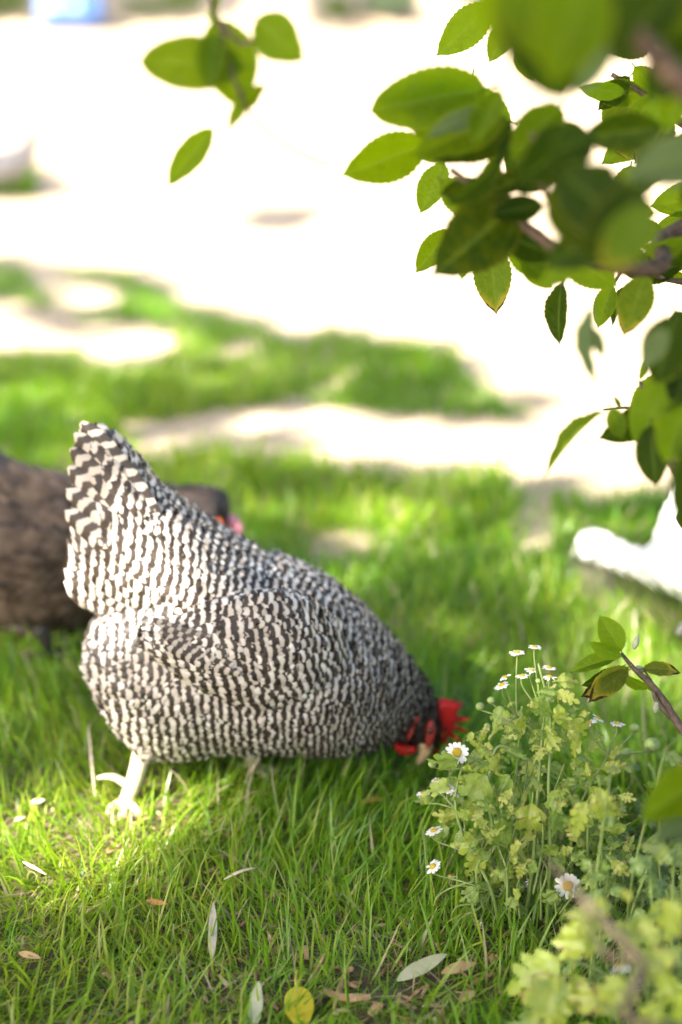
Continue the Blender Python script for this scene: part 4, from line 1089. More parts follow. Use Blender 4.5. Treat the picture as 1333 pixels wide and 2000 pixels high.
def build_feverfew():
    base = G(1045, 1850); D = PD
    root = thing('feverfew_plant', 'tall yellow-green feverfew with white daisy flowers right of the hen\'s head', 'flowering plant', base)
    def foot(dx=0, dy=0): return base+Vector((dx, dy, -.01))
    # main stems (pixel points with depth)
    mains = [
     [foot(-.01, .02), D(1040, 1700, 1.365), D(1050, 1560, 1.365), D(1060, 1430, 1.37), D(1066, 1370, 1.37)],
     [foot(.01, .0), D(1075, 1680, 1.36), D(1072, 1540, 1.36), D(1075, 1400, 1.37), D(1052, 1296, 1.365)],
     [foot(-.02, .0), D(985, 1700, 1.36), D(955, 1570, 1.36), D(968, 1465, 1.365), D(1010, 1470, 1.365), D(1095, 1526, 1.37)],
     [foot(-.03, .01), D(960, 1740, 1.35), D(905, 1630, 1.36), D(890, 1560, 1.37), D(905, 1490, 1.375)],
     [foot(.03, .02), D(1110, 1700, 1.38), D(1130, 1580, 1.39), D(1188, 1476, 1.39)],
     [foot(-.02, .03), D(1000, 1640, 1.40), D(1010, 1500, 1.40), D(1020, 1380, 1.39)],
    ]
    for i, m in enumerate(mains): stem(root, m, .0022, .0012)
    fl = [  # centre px, radius px, depth, normal, petals, missing, petal bend
     ((1010, 1274), 16, 1.375, (-.1, 0.12, 1), 13, 0, 0), ((1045, 1263), 14, 1.375, (.05, 0.15, 1), 13, 0, 0), ((987, 1322), 13, 1.38, (-.5, 0.13, 1), 11, .2, 0), ((980, 1338), 17, 1.37, (-.45, 0.12, 1), 12, .1, 0),
     ((1020, 1320), 15, 1.37, (-.1, 0.13, 1), 12, .2, 0), ((1038, 1308), 14, 1.38, (.1, 0.10, 1), 12, .1, 0), ((1073, 1304), 15, 1.375, (.05, 0.15, 1), 13, 0, 0), ((1074, 1321), 15, 1.365, (.1, 0.16, 1), 12, .1, 1),
     ((1150, 1412), 19, 1.40, (-.5, .2, 1), 12, .1, 0), ((1168, 1402), 15, 1.40, (.5, .1, 1), 11, .1, 0), ((1206, 1413), 16, 1.40, (.05, 0.18, 1), 12, .1, 0),
     ((893, 1470), 24, 1.375, (-.15, -1, .75), 13, 0, 0), ((852, 1524), 11, 1.39, (-.2, 0.10, 1), 11, 0, 0), ((828, 1549), 16, 1.39, (-.2, 0.12, 1), 12, .1, 0), ((874, 1541), 19, 1.38, (-.1, 0.12, 1), 13, 0, 0), ((888, 1549), 13, 1.38, (.3, 0.13, 1), 11, 0, 1),
     ((848, 1622), 19, 1.375, (-.35, 0.12, 1), 13, .1, 0), ((846, 1692), 18, 1.36, (-.6, -.25, .9), 13, .25, 0), ((1110, 1730), 27, 1.345, (.08, -1, .32), 13, .04, 0),
     ((905, 1480), 12, 1.38, (.6, .2, .7), 10, .2, 1), ((1022, 1418), 10, 1.41, (0, 0.13, 1), 9, .2, 0), ((900, 1625), 10, 1.40, (-.5, 0, 1), 9, .2, 0), ((1010, 1722), 13, 1.40, (-.3, 0.13, 1), 10, .3, 0), ((1030, 1728), 12, 1.40, (.4, 0.13, 1), 10, .3, 0), ((982, 1785), 12, 1.38, (0, 0.04, 1), 8, .4, 1), ((970, 1810), 11, 1.38, (-.4, -.6, .6), 8, .4, 1), ((934, 1808), 11, 1.37, (-.4, -.8, .3), 8, .4, 1), ((880, 1712), 14, 1.39, (-.2, 0.13, 1), 9, .3, 1), ((915, 1770), 12, 1.39, (.2, 0.13, 1), 8, .4, 1),
    ]
    joints = [D(1060, 1400, 1.37), D(1010, 1400, 1.39), D(1188, 1476, 1.39), D(905, 1500, 1.375), D(890, 1580, 1.37), D(1072, 1560, 1.36), D(960, 1740, 1.35), D(1075, 1680, 1.36), D(985, 1700, 1.36)]
    for (c, rp, d, nrm, k, miss, dr) in fl:
        P = D(*c, d); nv = Vector(nrm).normalized(); R = rp*d/FPX
        j = min(joints, key=lambda q: (q-P).length + (0 if q.z < P.z else .08))
        if c[0] == 1110: j = D(1090, 1690, 1.365)
        stem(root, [j, j*.5+P*.5+Vector((0, .004, -.006)), P-nv*R*.55-Vector((0, 0, .006)), P-nv*R*.22], .0011, .0008, 'flower_stalk')
        flower(root, P, R, nv, k, miss, dr)
    # buds: round green and pale
    for (x, y, r, d) in ((938, 1380, 9, 1.42), (960, 1368, 8, 1.44), (952, 1418, 7, 1.38), (1052, 1330, 6, 1.37), (845, 1492, 9, 1.38), (870, 1472, 8, 1.38), (1240, 1422, 10, 1.5), (1275, 1455, 16, 1.5), (1225, 1470, 10, 1.5)):
        P = D(x, y, d); Rr = r*d/FPX
        b = link('flower_bud', ellipsoid('flower_bud', P, (Rr, Rr, Rr*.85), M_calyx), root)
        j = min(joints, key=lambda q: (q-P).length)
        stem(root, [j, (j+P)/2+Vector((0, 0, -.004)), P-Vector((0, 0, Rr*.8))], .0010, .0007, 'flower_stalk')
    # leaves picked out one by one on the photograph: base, tip, depth, kind, face
    own = [((955, 1505), (893, 1595), 1.355, 'b', .1), ((900, 1480), (838, 1512), 1.365, 'b', .8), ((980, 1590), (985, 1695), 1.345, 'b', .1), ((1040, 1560), (1030, 1660), 1.35, 'a', .0), ((938, 1640), (876, 1660), 1.35, 'a', .2), ((950, 1650), (905, 1735), 1.345, 'a', .1),
           ((1085, 1330), (1135, 1320), 1.36, 'a', .5), ((1080, 1350), (1140, 1370), 1.36, 'a', .2), ((1090, 1370), (1100, 1440), 1.365, 'a', .2), ((1110, 1400), (1150, 1450), 1.38, 'a', .2), ((1060, 1350), (1048, 1420), 1.37, 'b', .4), ((1030, 1420), (985, 1440), 1.38, 'a', .4), ((1000, 1395), (970, 1400), 1.38, 'a', .4),
           ((1110, 1400), (1120, 1430), 1.36, 'a', .4), ((1150, 1470), (1160, 1430), 1.38, 'b', .2), ((1185, 1478), (1225, 1470), 1.39, 'a', .6), ((1170, 1500), (1235, 1500), 1.36, 'a', .6), ((980, 1480), (925, 1500), 1.36, 'a', .5), ((900, 1590), (838, 1600), 1.37, 'a', .6), ((845, 1555), (805, 1575), 1.38, 'a', .3),
           ((1170, 1530), (1190, 1650), 1.22, 'a', .1), ((1150, 1560), (1100, 1640), 1.25, 'a', .3), ((1000, 1510), (960, 1560), 1.36, 'b', .4), ((1100, 1540), (1060, 1600), 1.33, 'b', .4), ((940, 1560), (905, 1590), 1.36, 'a', .6), ((1000, 1690), (1040, 1700), 1.36, 'b', .3), ((985, 1680), (1000, 1740), 1.36, 'a', .3)]
    for (b, t, d, k, roll) in own:
        P0, P1 = D(*b, d), D(*t, d-.008)
        M = leaf_matrix(P0, P0+(P1-P0)*.88, roll if random.random() < .5 else -roll, .92)
        link('leaf', random.choice(FF[k]), root, M)
    region = [(880, 1480), (960, 1400), (1010, 1360), (1100, 1330), (1150, 1420), (1200, 1500), (1235, 1600), (1230, 1700), (1120, 1740), (980, 1740), (890, 1690), (860, 1600)]
    cnt = 0
    while cnt < 330:
        x, y = random.uniform(850, 1240), random.uniform(1330, 1745)
        if not in_poly(np.array([x]), np.array([y]), region)[0]: continue
        if x < 960 and random.random() < .35: continue
        d = random.uniform(1.31, 1.46); cnt += 1
        rand_leaf(root, 'a' if random.random() < .52 else 'b', D(x, y, d), random.uniform(17, 52)*d/FPX)
    for i in range(26):   # lower leaves towards the ground
        x, y = random.uniform(930, 1180), random.uniform(1720, 1830); d = random.uniform(1.33, 1.42)
        rand_leaf(root, 'b', D(x, y, d), random.uniform(30, 60)*d/FPX)
    for i in range(40):
        x, y = random.uniform(880, 1210), random.uniform(1480, 1760); d = random.uniform(1.33, 1.42)
        P = D(x, y, d); Q = base+Vector((random.uniform(-.05, .05), random.uniform(-.02, .05), 0)); Q = Q+(P-Q)*.45
        stem(root, [Q, (P+Q)/2+Vector((random.uniform(-.01, .01), 0, .008)), P], .0014, .0008)

    for pts in ([(960, 1740), (935, 1775), (905, 1790), (890, 1812), (905, 1835), (940, 1850)], [(955, 1750), (925, 1765), (895, 1770), (882, 1792), (896, 1806)], [(930, 1720), (880, 1735), (855, 1752), (848, 1770)], [(985, 1760), (965, 1800), (972, 1835), (1000, 1850)], [(975, 1735), (1010, 1760), (1040, 1800)]):
        stem(root, [D(x, y, 1.36) for x, y in pts], .0012, .0007)
    for i in range(46):   # withered flower heads and scraps low in the plant
        x, y = random.uniform(890, 1060), random.uniform(1700, 1850); P = D(x, y, random.uniform(1.35, 1.42))
        if P.z < .006: continue
        if i % 3: rand_leaf(root, 'b', P, random.uniform(14, 34)*1.37/FPX)
        elif i % 2: flower(root, P, random.uniform(7, 11)*1.37/FPX, Vector((random.uniform(-1, 1), random.uniform(-1, .3), random.uniform(-.2, 1))), 7, .3, 1)

    # the nearer one, out of focus along the bottom edge
    base2 = G(1240, 2075)
    r2 = thing('feverfew_plant', 'blurred feverfew with broad lobed leaves close in the bottom right corner', 'flowering plant', base2)
    for (b, t, d, roll) in (((1105, 1865), (985, 1935), 1.16, .1), ((1090, 1900), (1060, 2030), 1.14, .2), ((1110, 1900), (1020, 2010), 1.15, .1), ((1120, 1890), (1150, 2010), 1.12, .2), ((1130, 1800), (1100, 1880), 1.16, .2), ((1180, 1830), (1090, 1860), 1.13, .4), ((1160, 1760), (1120, 1840), 1.18, .2),
                            ((1240, 1900), (1180, 1990), 1.08, .1), ((1290, 1890), (1330, 1990), 1.06, .2), ((1300, 1950), (1240, 2030), 1.05, .1), ((1333, 1850), (1260, 1900), 1.04, .3), ((1200, 1950), (1120, 1960), 1.1, .3), ((1330, 1750), (1280, 1830), 1.06, .3), ((1250, 1780), (1290, 1860), 1.10, .2), ((1220, 1850), (1260, 1790), 1.1, .2), ((1360, 1930), (1310, 2020), 1.02, .2)):
        P0, P1 = D(*b, d), D(*t, d-.01)
        link('leaf', random.choice(FF['a']), r2, leaf_matrix(P0, P1, roll*random.choice((1, -1)), .9))
    for i in range(36):
        x, y = random.uniform(1060, 1400), random.uniform(1660, 2060)
        if y < 1660+(1333-x)*0.6: continue
        d = random.uniform(1.0, 1.18); P = D(x, y, d)
        if P.z < .01: continue
        rand_leaf(r2, 'a' if random.random() < .55 else 'b', P, random.uniform(50, 100)*d/FPX)
    for (x, y, d) in ((1100, 1870, 1.16), (1180, 1800, 1.14), (1290, 1760, 1.08), (1330, 1850, 1.04), (1240, 1900, 1.08), (1150, 1760, 1.18)):
        P = D(x, y, d); stem(r2, [base2+Vector((random.uniform(-.02, .02), 0, -.01)), (base2+P)/2+Vector((.01, .01, .02)), P], .0026, .0014)
    P = D(1212, 1888, 1.05); flower(r2, P, 23*1.05/FPX, Vector((-.1, .45, .8)), 12, .1, 1)
    stem(r2, [base2, (base2+P)/2+Vector((.01, 0, .01)), P-Vector((0, 0, .004))], .0016, .001, 'flower_stalk')

    # leafy weeds behind, right of the tall one
    base3 = G(1290, 1760)
    r3 = thing('leafy_weed', 'low bluish green leafy weed at the right edge beneath the bare camellia twig', 'weed', base3)
    tops = []
    for i in range(42):
        x, y = random.uniform(1150, 1390), random.uniform(1430, 1860); d = random.uniform(1.18, 1.62)
        P = D(x, y, d)
        if P.z < .02: continue
        g0 = Vector((P.x+random.uniform(-.03, .03), P.y+random.uniform(-.02, .02), -.005))
        stem(r3, [g0, (g0+P)/2+Vector((random.uniform(-.01, .01), 0, 0)), P], .0016, .0009)
        for k in range(8):
            f = 1-k*.11; Q = g0+(P-g0)*f
            rand_leaf(r3, 'c', Q, random.uniform(26, 62)*d/FPX, .5)
    return
build_feverfew()

# ------------------------------------------------------------------ things lying in the grass
def flat_leaf(name, label, cat, a, b, wpx, mat, lift=.012, bow=.0, group=None, tipup=0.0, stalk=False):
    A, B = G(*a)+Vector((0, 0, lift)), G(*b)+Vector((0, 0, lift+tipup))
    L = (B-A).length; W = wpx*1.40/FPX
    rows, cols = 14, 5
    t = np.linspace(0, 1, rows); bb = np.linspace(-1, 1, cols)
    w = np.sin(np.pi*t**.85)**.7*W/2; w[0] = W*.06; w[-1] = 0.0003
    T, Bm = np.meshgrid(t, bb, indexing='ij')
    X = Bm*w[:, None]; Y = T*L; Z = .10*np.abs(X)+bow*L*np.sin(np.pi*T)+.04*W*np.sin(T*9)
    V = np.stack([X, Y, Z], -1).reshape(-1, 3); F = grid_faces(rows, cols)
    k = len(V); V = np.concatenate([V, V-np.array([0, 0, .0007])]); F = np.concatenate([F, F[:, ::-1]+k])
    me = np_mesh(name, V, F, mat)
    y = (B-A).normalized(); f = Vector((0, -.45, 1)).normalized(); z = (f-y*f.dot(y)).normalized(); x = y.cross(z)
    M = Matrix.Translation(A) @ Matrix((x, y, z)).transposed().to_4x4()
    o = link(name, me, None, M)
    tag(o, label, cat, group)
    if stalk:
        s = tube(spline([A+y*L*.04, A-y*L*.12+Vector((0, 0, .002)), A-y*L*.28+Vector((.002, 0, .004))], 4), taper(9, .0016, .0012), 6, 'stalk', mat)
        link('stalk', s, o)
    return o
flat_leaf('fallen_leaf', 'narrow grey-brown dry leaf standing upright in the grass below the hen', 'leaf', (415, 1905), (420, 1822), 17, M_greyleaf, .018, .02, tipup=.018)
flat_leaf('fallen_leaf', 'long pale grey-green leaf lying aslant near the foot of the feverfew', 'leaf', (776, 1950), (872, 1898), 28, M_paleleaf, .020, .03)
flat_leaf('fallen_leaf', 'bright yellow leaf with a stalk at the bottom edge', 'leaf', (580, 1962), (592, 2050), 52, M_yellowleaf, .020, .02, stalk=True)
flat_leaf('fallen_leaf', 'pale buff leaf tip standing at the bottom edge left of the yellow leaf', 'leaf', (496, 2035), (507, 1962), 24, M_paleleaf, .014, .02, tipup=.012)
flat_leaf('fallen_leaf', 'small ochre leaf among the grass left of the upright grey leaf', 'leaf', (288, 1798), (330, 1806), 12, M_orangeleaf, .024)
flat_leaf('fallen_leaf', 'curled orange-brown leaf under the hen\'s beak', 'leaf', (702, 1608), (750, 1600), 15, M_orangeleaf, .026, .10)
flat_leaf('fallen_leaf', 'tan dry leaf just right of the long pale leaf', 'leaf', (862, 1932), (930, 1912), 20, M_chip, .018, .06)
flat_leaf('fallen_leaf', 'brown dry leaf near the bottom edge below the tan dry leaf', 'leaf', (895, 1980), (928, 1962), 18, M_chip, .014, .06)
flat_leaf('fallen_leaf', 'small brown leaf at the left edge low in the grass', 'leaf', (40, 1892), (84, 1903), 13, M_chip, .018, .05)
flat_leaf('straw', 'pinkish dry straw leaning in the sunlit grass between the hen\'s legs', 'straw', (486, 1566), (538, 1512), 9, M_straw, .035, .0, tipup=.02)
flat_leaf('straw', 'bent dry straw beside the hen\'s rear foot', 'straw', (188, 1586), (178, 1490), 7, M_straw, .02, .05, tipup=.03)
flat_leaf('fallen_leaf', 'pale dry leaf scrap in sunlit grass at the left', 'leaf', (64, 1608), (92, 1602), 13, M_straw, .026, .08)
flat_leaf('fallen_leaf', 'tiny dull pink leaf scrap at the left, just below the pale scrap', 'leaf', (32, 1640), (54, 1632), 9, M_straw, .024, .08)
flat_leaf('straw', 'thin pale straw at mid left in the lit grass', 'straw', (50, 1740), (95, 1765), 6, M_straw, .035, .03)
flat_leaf('straw', 'curved buff straw near the middle of the bottom grass', 'straw', (440, 1775), (502, 1752), 6, M_straw, .035, .10)
flat_leaf('fallen_feather', 'small white feather on the ground at the right edge under the white hen', 'feather', (1322, 1262), (1345, 1240), 20, M_petal, .02, .08)
def chip(label, pts, w, h, mat=M_chip, name='wood_chip'):
    P = [G(*p)+Vector((0, 0, .010+.002*i)) for i, p in enumerate(pts)]
    bm = bmesh.new(); prev = None
    n = len(P)
    for i, p in enumerate(P):
        t = (P[min(i+1, n-1)]-P[max(i-1, 0)]).normalized(); s = t.cross(Vector((0, 0, 1))).normalized()
        ww = w*(1 if 0 < i < n-1 else .45)*random.uniform(.75, 1.2)
        ring = [bm.verts.new(p+s*ww), bm.verts.new(p+s*ww*.6+Vector((0, 0, h))), bm.verts.new(p-s*ww*.7+Vector((0, 0, h*.9))), bm.verts.new(p-s*ww)]
        if prev:
            for k in range(4): bm.faces.new((prev[k], prev[(k+1) % 4], ring[(k+1) % 4], ring[k]))
        else: bm.faces.new(ring[::-1])
        prev = ring
    bm.faces.new(prev)
    bmesh.ops.recalc_face_normals(bm, faces=bm.faces)
    me = bpy.data.meshes.new(name); bm.to_mesh(me); bm.free(); me.materials.append(mat)
    return tag(link(name, me), label, 'wood chip')
chip('reddish splinter of wood slanting between grass blades left of the soil patch', [(604, 1936), (622, 1912), (640, 1882)], .0030, .003)
chip('light tan splinter standing over the longer wood chip', [(652, 1990), (662, 1962), (672, 1932)], .0034, .004)
chip('long tan wood chip lying level on the bare soil at the bottom', [(634, 1956), (660, 1970), (690, 1976), (724, 1978)], .0042, .004)
chip('short rough wood chip right below the long chip', [(722, 2000), (735, 1990), (748, 1994)], .0055, .004)
chip('small orange bark flake on the soil above the long wood chip', [(668, 1914), (682, 1916), (690, 1920)], .0045, .003)
# fine litter on the soil
def litter():
    n = 1500
    x = -0.25+rng.random(n)*.75; y = .86+rng.random(n)*.55
    k = 4; V = []; F = []
    for i in range(n):
        L = random.uniform(.003, .013); W = random.uniform(.0008, .003); h = random.uniform(0, 6.28)
        c, s = math.cos(h), math.sin(h); z = float(ground_z(x[i], y[i]))+random.uniform(.001, .007); t = random.uniform(-.4, .4)*L
        b = len(V)
        for (u, v, zz) in ((-L, -W, 0), (L, -W*.4, t), (L*.8, W, t), (-L*.9, W*.8, 0), (0, 0, .0018)):
            V.append((x[i]+c*u-s*v, y[i]+s*u+c*v, z+zz))
        F += [(b, b+1, b+4), (b+1, b+2, b+4), (b+2, b+3, b+4), (b+3, b, b+4)]
    m = NT('litter'); q = m.noise(40, 2)
    col = m.ramp(q, [(.3, (.10, .06, .035)), (.5, (.30, .18, .09)), (.7, (.46, .36, .24))]); mm = m.bsdf(col, .85, .15)
    tag(link('leaf_litter', np_mesh('leaf_litter', np.array(V), np.array(F), mm, None, False)), kind='stuff')
litter()

# ------------------------------------------------------------------ far side of the yard: bank, shrubs, drum
def build_far():
    xs = np.concatenate([np.linspace(-40, -9, 12), np.linspace(-8, 9, 60), np.linspace(10, 40, 12)]); ts = np.linspace(0, 1, 12)
    X, T = np.meshgrid(xs, ts)
    Y = 22.6+T*7+0.5*np.sin(X*.5); Z = -0.06+2.6*T**1.1+.22*(vnoise(X.ravel(), (T*8).ravel(), .8, 11).reshape(X.shape)-.5)*np.minimum(T*6, 1)
    me = np_mesh('bank', np.stack([X, Y, Z], -1).reshape(-1, 3), grid_faces(len(ts), len(xs)), M_ground, {'damp': np.zeros(X.size)})
    tag(link('bank', me), kind='structure')
    sh = [((20, 40), .42, .45, M_shrub, 'small yellow-green shrub on the far bank at the top left corner'), ((285, 56), .62, .42, M_shrub, 'wide green shrub on the far bank behind the upper left leaves'), ((362, 50), .45, .5, M_shrub, 'lighter green shrub beside the wide one on the far bank'),
          ((658, 64), .30, .5, M_shrub, 'narrow green shrub on the far bank at the top centre'), ((760, 20), .5, .3, M_shrubdark, 'dark green shrub higher on the far bank near the top centre')]
    for (p, w, h, mt, lab) in sh:
        c = PY(p[0], p[1], 23.4); c.z = max(c.z, 0.0)
        root = thing('shrub', lab, 'shrub', (c.x, c.y, c.z), 'shrubs on the far bank')
        n = 420
        q = rng.normal(0, 1, (n, 3)); q /= np.linalg.norm(q, axis=1, keepdims=True); r = rng.random(n)**.4
        q = q*r[:, None]*np.array([w, w*.7, h]); q[:, 2] = np.abs(q[:, 2])+.05
        ctr = np.array([c.x, c.y, c.z])+q
        a = rng.normal(0, 1, (n, 3)); a /= np.linalg.norm(a, axis=1, keepdims=True); b = np.cross(a, rng.normal(0, 1, (n, 3))); b /= np.linalg.norm(b, axis=1, keepdims=True)
        s = (.05+.06*rng.random(n))[:, None]
        V = np.stack([ctr-a*s, ctr+b*s*.5, ctr+a*s, ctr-b*s*.5], 1).reshape(-1, 3)
        link('crown', np_mesh('crown', V, np.arange(n*4).reshape(-1, 4), mt), root)
        link('trunk', tube([c-Vector((0, 0, .15)), c+Vector((.02, 0, h*.3)), c+Vector((0, 0, h*.7))], [.03, .025, .01], 6, 'trunk', M_bark), root)
    # blue plastic drum lying on its side
    c = PY(140, 18, 22.3); r = .27; c.z = r
    prof = [(-.46, .20), (-.46, .25), (-.42, .27), (-.17, .27), (-.15, .285), (-.13, .27), (.13, .27), (.15, .285), (.17, .27), (.42, .27), (.46, .25), (.46, .20)]
    me = tube([Vector((x, 0, 0)) for x, _ in prof], [q for _, q in prof], 24, 'drum', M_bluedrum)
    root = thing('blue_drum', 'blue plastic drum lying on its side at the far edge of the yard', 'drum', (c.x, c.y, 0))
    link('shell', me, root, Matrix.Translation(c))
    link('bung', tube([Vector((.455, -.10, .08)), Vector((.48, -.10, .08))], [.035, .035], 10, 'bung', M_petal), root, Matrix.Translation(c))
build_far()

# ------------------------------------------------------------------ the trees whose shade lies on the yard (outside the frame)
S = np.array(TO_SUN)
def leaf_quads(P, size, name, mat):
    n = len(P)
    nrm = S[None]+rng.normal(0, .45, (n, 3)); nrm /= np.linalg.norm(nrm, axis=1, keepdims=True)
    a = np.cross(nrm, rng.normal(0, 1, (n, 3))); a /= np.linalg.norm(a, axis=1, keepdims=True); b = np.cross(nrm, a)
    s = (size*(.75+.5*rng.random(n)))[:, None]
    V = np.stack([P-a*s, P-a*s*.2+b*s*.42, P+a*s*.6+b*s*.34, P+a*s, P+a*s*.6-b*s*.34, P-a*s*.2-b*s*.42], 1)
    i = np.arange(n)[:, None]*6
    F = np.concatenate([i+np.array([[0, 1, 2, 5]]), i+np.array([[5, 2, 3, 4]])])
    return np_mesh(name, V.reshape(-1, 3), F, mat, None, False)
HEN_LIT = [([(150, 830), (215, 830), (330, 960), (430, 1080), (470, 1180), (470, 1290), (420, 1330), (300, 1350), (215, 1330), (150, 1200)], .97), ([(170, 1230), (300, 1300), (250, 1430), (170, 1330)], .85), ([(380, 1230), (560, 1230), (600, 1330), (400, 1340)], .8), ([(165, 1480), (300, 1470), (310, 1640), (170, 1640)], .97), ([(520, 1100), (640, 1120), (640, 1180), (520, 1160)], .35)]
def near_shade():
    n = 60000
    y = .35+rng.random(n)*6.2; x = (rng.random(n)-.5)*2*(.32*y+.75)
    px, py, z = px_of_ground(x, y)
    lai = np.full(n, 1.35)
    bgz = (py < 1330); lai[bgz] = np.where(px[bgz] > 480, .75, 1.0)
    lai[py < 960] = .85
    near_edge = np.zeros(n, bool)
    for dx, dy in ((34, 0), (-34, 0), (0, 22), (0, -22)): near_edge |= lit_mask(px+dx, py+dy)
    lai[near_edge & (py < 1330)] = 1.9
    # soft light on the sward at the left
    fg = np.exp(-((px-150)/330)**2-((py-1665)/125)**2); lai *= 1-.97*np.clip(1.9*fg, 0, 1)
    dk = np.exp(-((px-720)/190)**2-((py-1600)/150)**2); lai += 1.6*dk + 2.6*np.exp(-((px-620)/300)**2-((py-1490)/55)**2)
    fg = np.exp(-((px-400)/170)**2-((py-1585)/45)**2); lai *= 1-.9*np.clip(1.7*fg, 0, 1)
    fg = np.exp(-((px-90)/90)**2-((py-1480)/60)**2); lai *= 1-.5*fg
    lai *= 1+.75*np.clip((py-1720)/200, 0, 1)
    rt = (px > 1120) & (py > 1330); lai[rt] = np.minimum(lai[rt], .8)
    lit = lit_mask(px, py) & (py < 1330)
    deep = lit.copy()
    for dx, dy in ((30, 0), (-30, 0), (0, 15), (0, -15)): deep &= lit_mask(px+dx, py+dy)
    lai[lit] = .9*(vnoise(x[lit], y[lit], 7, 23) > .5); lai[deep] = 0
    # rays that pass by the hen's sunlit rear
    s = (1.37-y)/S[1]
    hx = x+S[0]*s; hz = S[2]*s
    hp = np.stack([hx, np.full(n, 1.37), hz], 1); qx, qy, _ = proj_np(hp)
    on = (s > 0) & (hz > 0) & (hz < .5)
    for poly, f in HEN_LIT:
        m = on & in_poly(qx, qy, poly); lai[m] *= (1-f*(vnoise(qx[m], qy[m], 1/38., 27) > .22))
    m = on & in_poly(qx, qy, [(620, 1120), (700, 1165), (800, 1275), (870, 1400), (860, 1480), (620, 1470)]); lai[m] = np.maximum(lai[m], 2.8)
    # the white hen stands in the sun
    s = (1.80-y)/S[1]; hx = x+S[0]*s; hz = S[2]*s; hp = np.stack([hx, np.full(n, 1.80), hz], 1); qx, qy, _ = proj_np(hp)
    m = (s > 0) & (hz > 0) & (hz < .4) & (qx > 1100) & (qy > 860) & (qy < 1260); lai[m] = np.where((qx[m] > 1165) & (qx[m] < 1250), 1.6, 0.1)
    A = 6.2*2*(.32*3.45+.75)       # mean width times length
    dens = n/ A
    leafA = .075*.075*1.05
    pk = np.clip(lai/(dens*leafA), 0, 1)
    k = rng.random(n) < pk
    g = np.stack([x[k], y[k], np.zeros(k.sum())], 1)
    # clumps along the sun's direction
    t = 5.6+rng.random(k.sum())*2.6 + 1.2*vnoise(x[k], y[k], 1.1, 12)
    return g+S[None]*t[:, None], lai.max(), pk.max()
def shade_over(points, lai_n, t0, t1, jitter):
    P = np.asarray(points); P = np.repeat(P, lai_n, axis=0)
    P = P+rng.normal(0, jitter, P.shape)
    return P+S[None]*(t0+rng.random(len(P))*(t1-t0))[:, None]
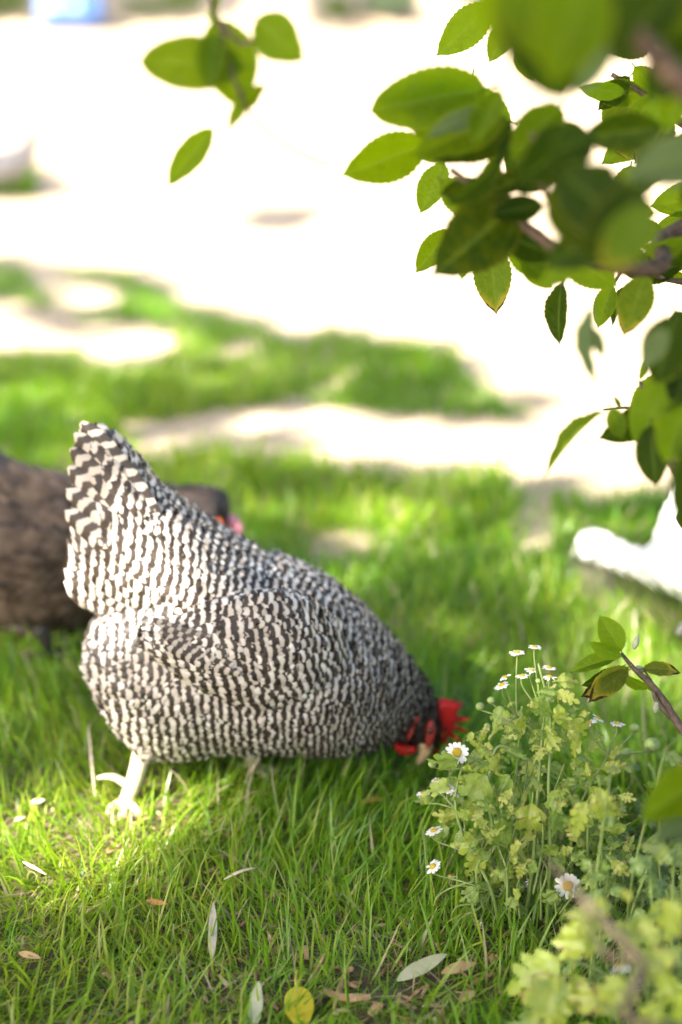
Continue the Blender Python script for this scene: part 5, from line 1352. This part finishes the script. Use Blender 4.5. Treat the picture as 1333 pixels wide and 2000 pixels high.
def build_shade_trees():
    P, lm, pm = near_shade()
    print('canopy leaves', len(P), 'max lai', lm, 'max keep', pm)
    # extra leaves added to shade the camellia and feverfew themselves
    cl = [tuple(PD(b[0]*.5+t[0]*.5, b[1]*.5+t[1]*.5, d)) for (b, t, d, *_r) in CAM_LEAVES if not (d > 1.33 and b[1] > 1190)]
    P2 = shade_over(cl, 4, 5.6, 8.0, .03)
    ff = [tuple(PD(x, y, 1.36)) for x in range(860, 1300, 105) for y in range(1300, 1760, 105)]
    P2 = np.concatenate([P2, shade_over(ff, 1, 5.6, 8.0, .04)])
    # patches in the lit yard
    P3 = []
    for poly in SHADE_IN_LIT:
        xs = [p[0] for p in poly]; ys = [p[1] for p in poly]; q = 0
        while q < 330:
            a, b = random.uniform(min(xs), max(xs)), random.uniform(min(ys), max(ys))
            if in_poly(np.array([a]), np.array([b]), poly)[0]: P3.append(tuple(G(a, b))); q += 1
    for i in range(420):   # the distant fowl stands in the shade too
        a, b = random.uniform(-80, 80), random.uniform(262, 360); q6 = PY(a, b, 5.95); P3.append(tuple(q6))
    P3 = np.array(P3)
    P3 = P3+S[None]*(6.5+rng.random(len(P3))*2.0)[:, None]
    # crown foliage added over the foreground and towards the right to block skylight; its shade falls outside the frame
    n = 26000
    q = np.stack([-3.6+7.4*rng.random(n), -3.2+6.4*rng.random(n), 3.9+2.2*rng.random(n)], 1)
    gx = q[:, 0]-S[0]/S[2]*q[:, 2]; gy = q[:, 1]-S[1]/S[2]*q[:, 2]
    cl = vnoise(q[:, 0], q[:, 1], 1.3, 14)
    k = (gx > .34*gy+.75) & (rng.random(n) < 1.25*cl)
    C = np.concatenate([P, P2, P3, q[k]])
    base = Vector((-4.1, -3.0, 0))
    root = thing('shade_tree', 'broad leafy tree outside the frame whose shade falls on the grass', 'tree', base)
    top = Vector((-3.5, -2.55, 3.4))
    tr = spline([base-Vector((0, 0, .1)), base+Vector((.25, .1, 1.6)), top], 8)
    link('trunk', tube(tr, taper(len(tr), .24, .15), 12, 'trunk', M_bark, .08), root)
    okl = []
    for c in P:
        g = Vector(c)-TO_SUN*(c[2]/TO_SUN.z); u = proj_np(np.array([tuple(g)]))
        if u[1][0] > 1830 and u[0][0] > 250: okl.append(c)
    for i in range(14):
        tgt = Vector(okl[rng.integers(len(okl))]) if i < 9 else Vector((random.uniform(-1.5, 3.0), random.uniform(-3, -1), 4.8)); mid = top+(tgt-top)*.5+Vector((0, 0, .3))
        sp = spline([top-Vector((0, 0, .2)), mid, tgt], 8); link('limb', tube(sp, taper(len(sp), .06, .008), 7, 'limb', M_bark), root)
    link('crown', leaf_quads(C, np.full(len(C), .075), 'crown', M_crown), root)
    # far tree that shades the bank
    n = 8000; pts = []
    polys = [[(-300, -160), (-300, 58), (0, 58), (410, 62), (420, -160)], [(436, -160), (440, 58), (490, 40), (500, -160)], [(616, -160), (618, 72), (710, 72), (725, 40), (800, 20), (850, -160)], [(850, -160), (870, -5), (1700, -5), (1700, -160)]]
    while len(pts) < n:
        a, b = random.uniform(-300, 1700), random.uniform(-160, 75)
        if any(in_poly(np.array([a]), np.array([b]), p)[0] for p in polys) and not (30 < a < 80 and b > 5):
            # nearest solid along the view: the ground, else the bank
            r = ray(a, b); g = None
            for tt in np.linspace(20.0, 31, 56):
                q = CAMP+r*(tt/r.y)
                hb = -0.06+2.6*max(0, (q.y-22.6)/7)**1.1
                if q.z <= max(0, hb): g = q; break
            if g is not None: pts.append((g.x, g.y, g.z))
            else: pts.append((a/1000*9-3, 30.0, 2.5))
    F = np.array(pts)+rng.normal(0, .05, (n, 3)); F = F+S[None]*(12+rng.random(n)*4)[:, None]
    b2 = Vector((-12.0, 17.5, 0))
    r2 = thing('shade_tree', 'big tree outside the frame shading the far bank beyond the yard', 'tree', b2)
    top2 = Vector((-10.5, 18.5, 7.0)); tr = spline([b2-Vector((0, 0, .1)), b2+Vector((.4, .3, 3.5)), top2], 8)
    link('trunk', tube(tr, taper(len(tr), .42, .25), 12, 'trunk', M_bark, .08), r2)
    for i in range(12):
        tgt = Vector(F[rng.integers(len(F))]); sp = spline([top2-Vector((0, 0, .4)), top2+(tgt-top2)*.5+Vector((0, 0, .6)), tgt], 8)
        link('limb', tube(sp, taper(len(sp), .14, .03), 7, 'limb', M_bark), r2)
    link('crown', leaf_quads(F, np.full(n, .20), 'crown', M_crown), r2)
build_shade_trees()
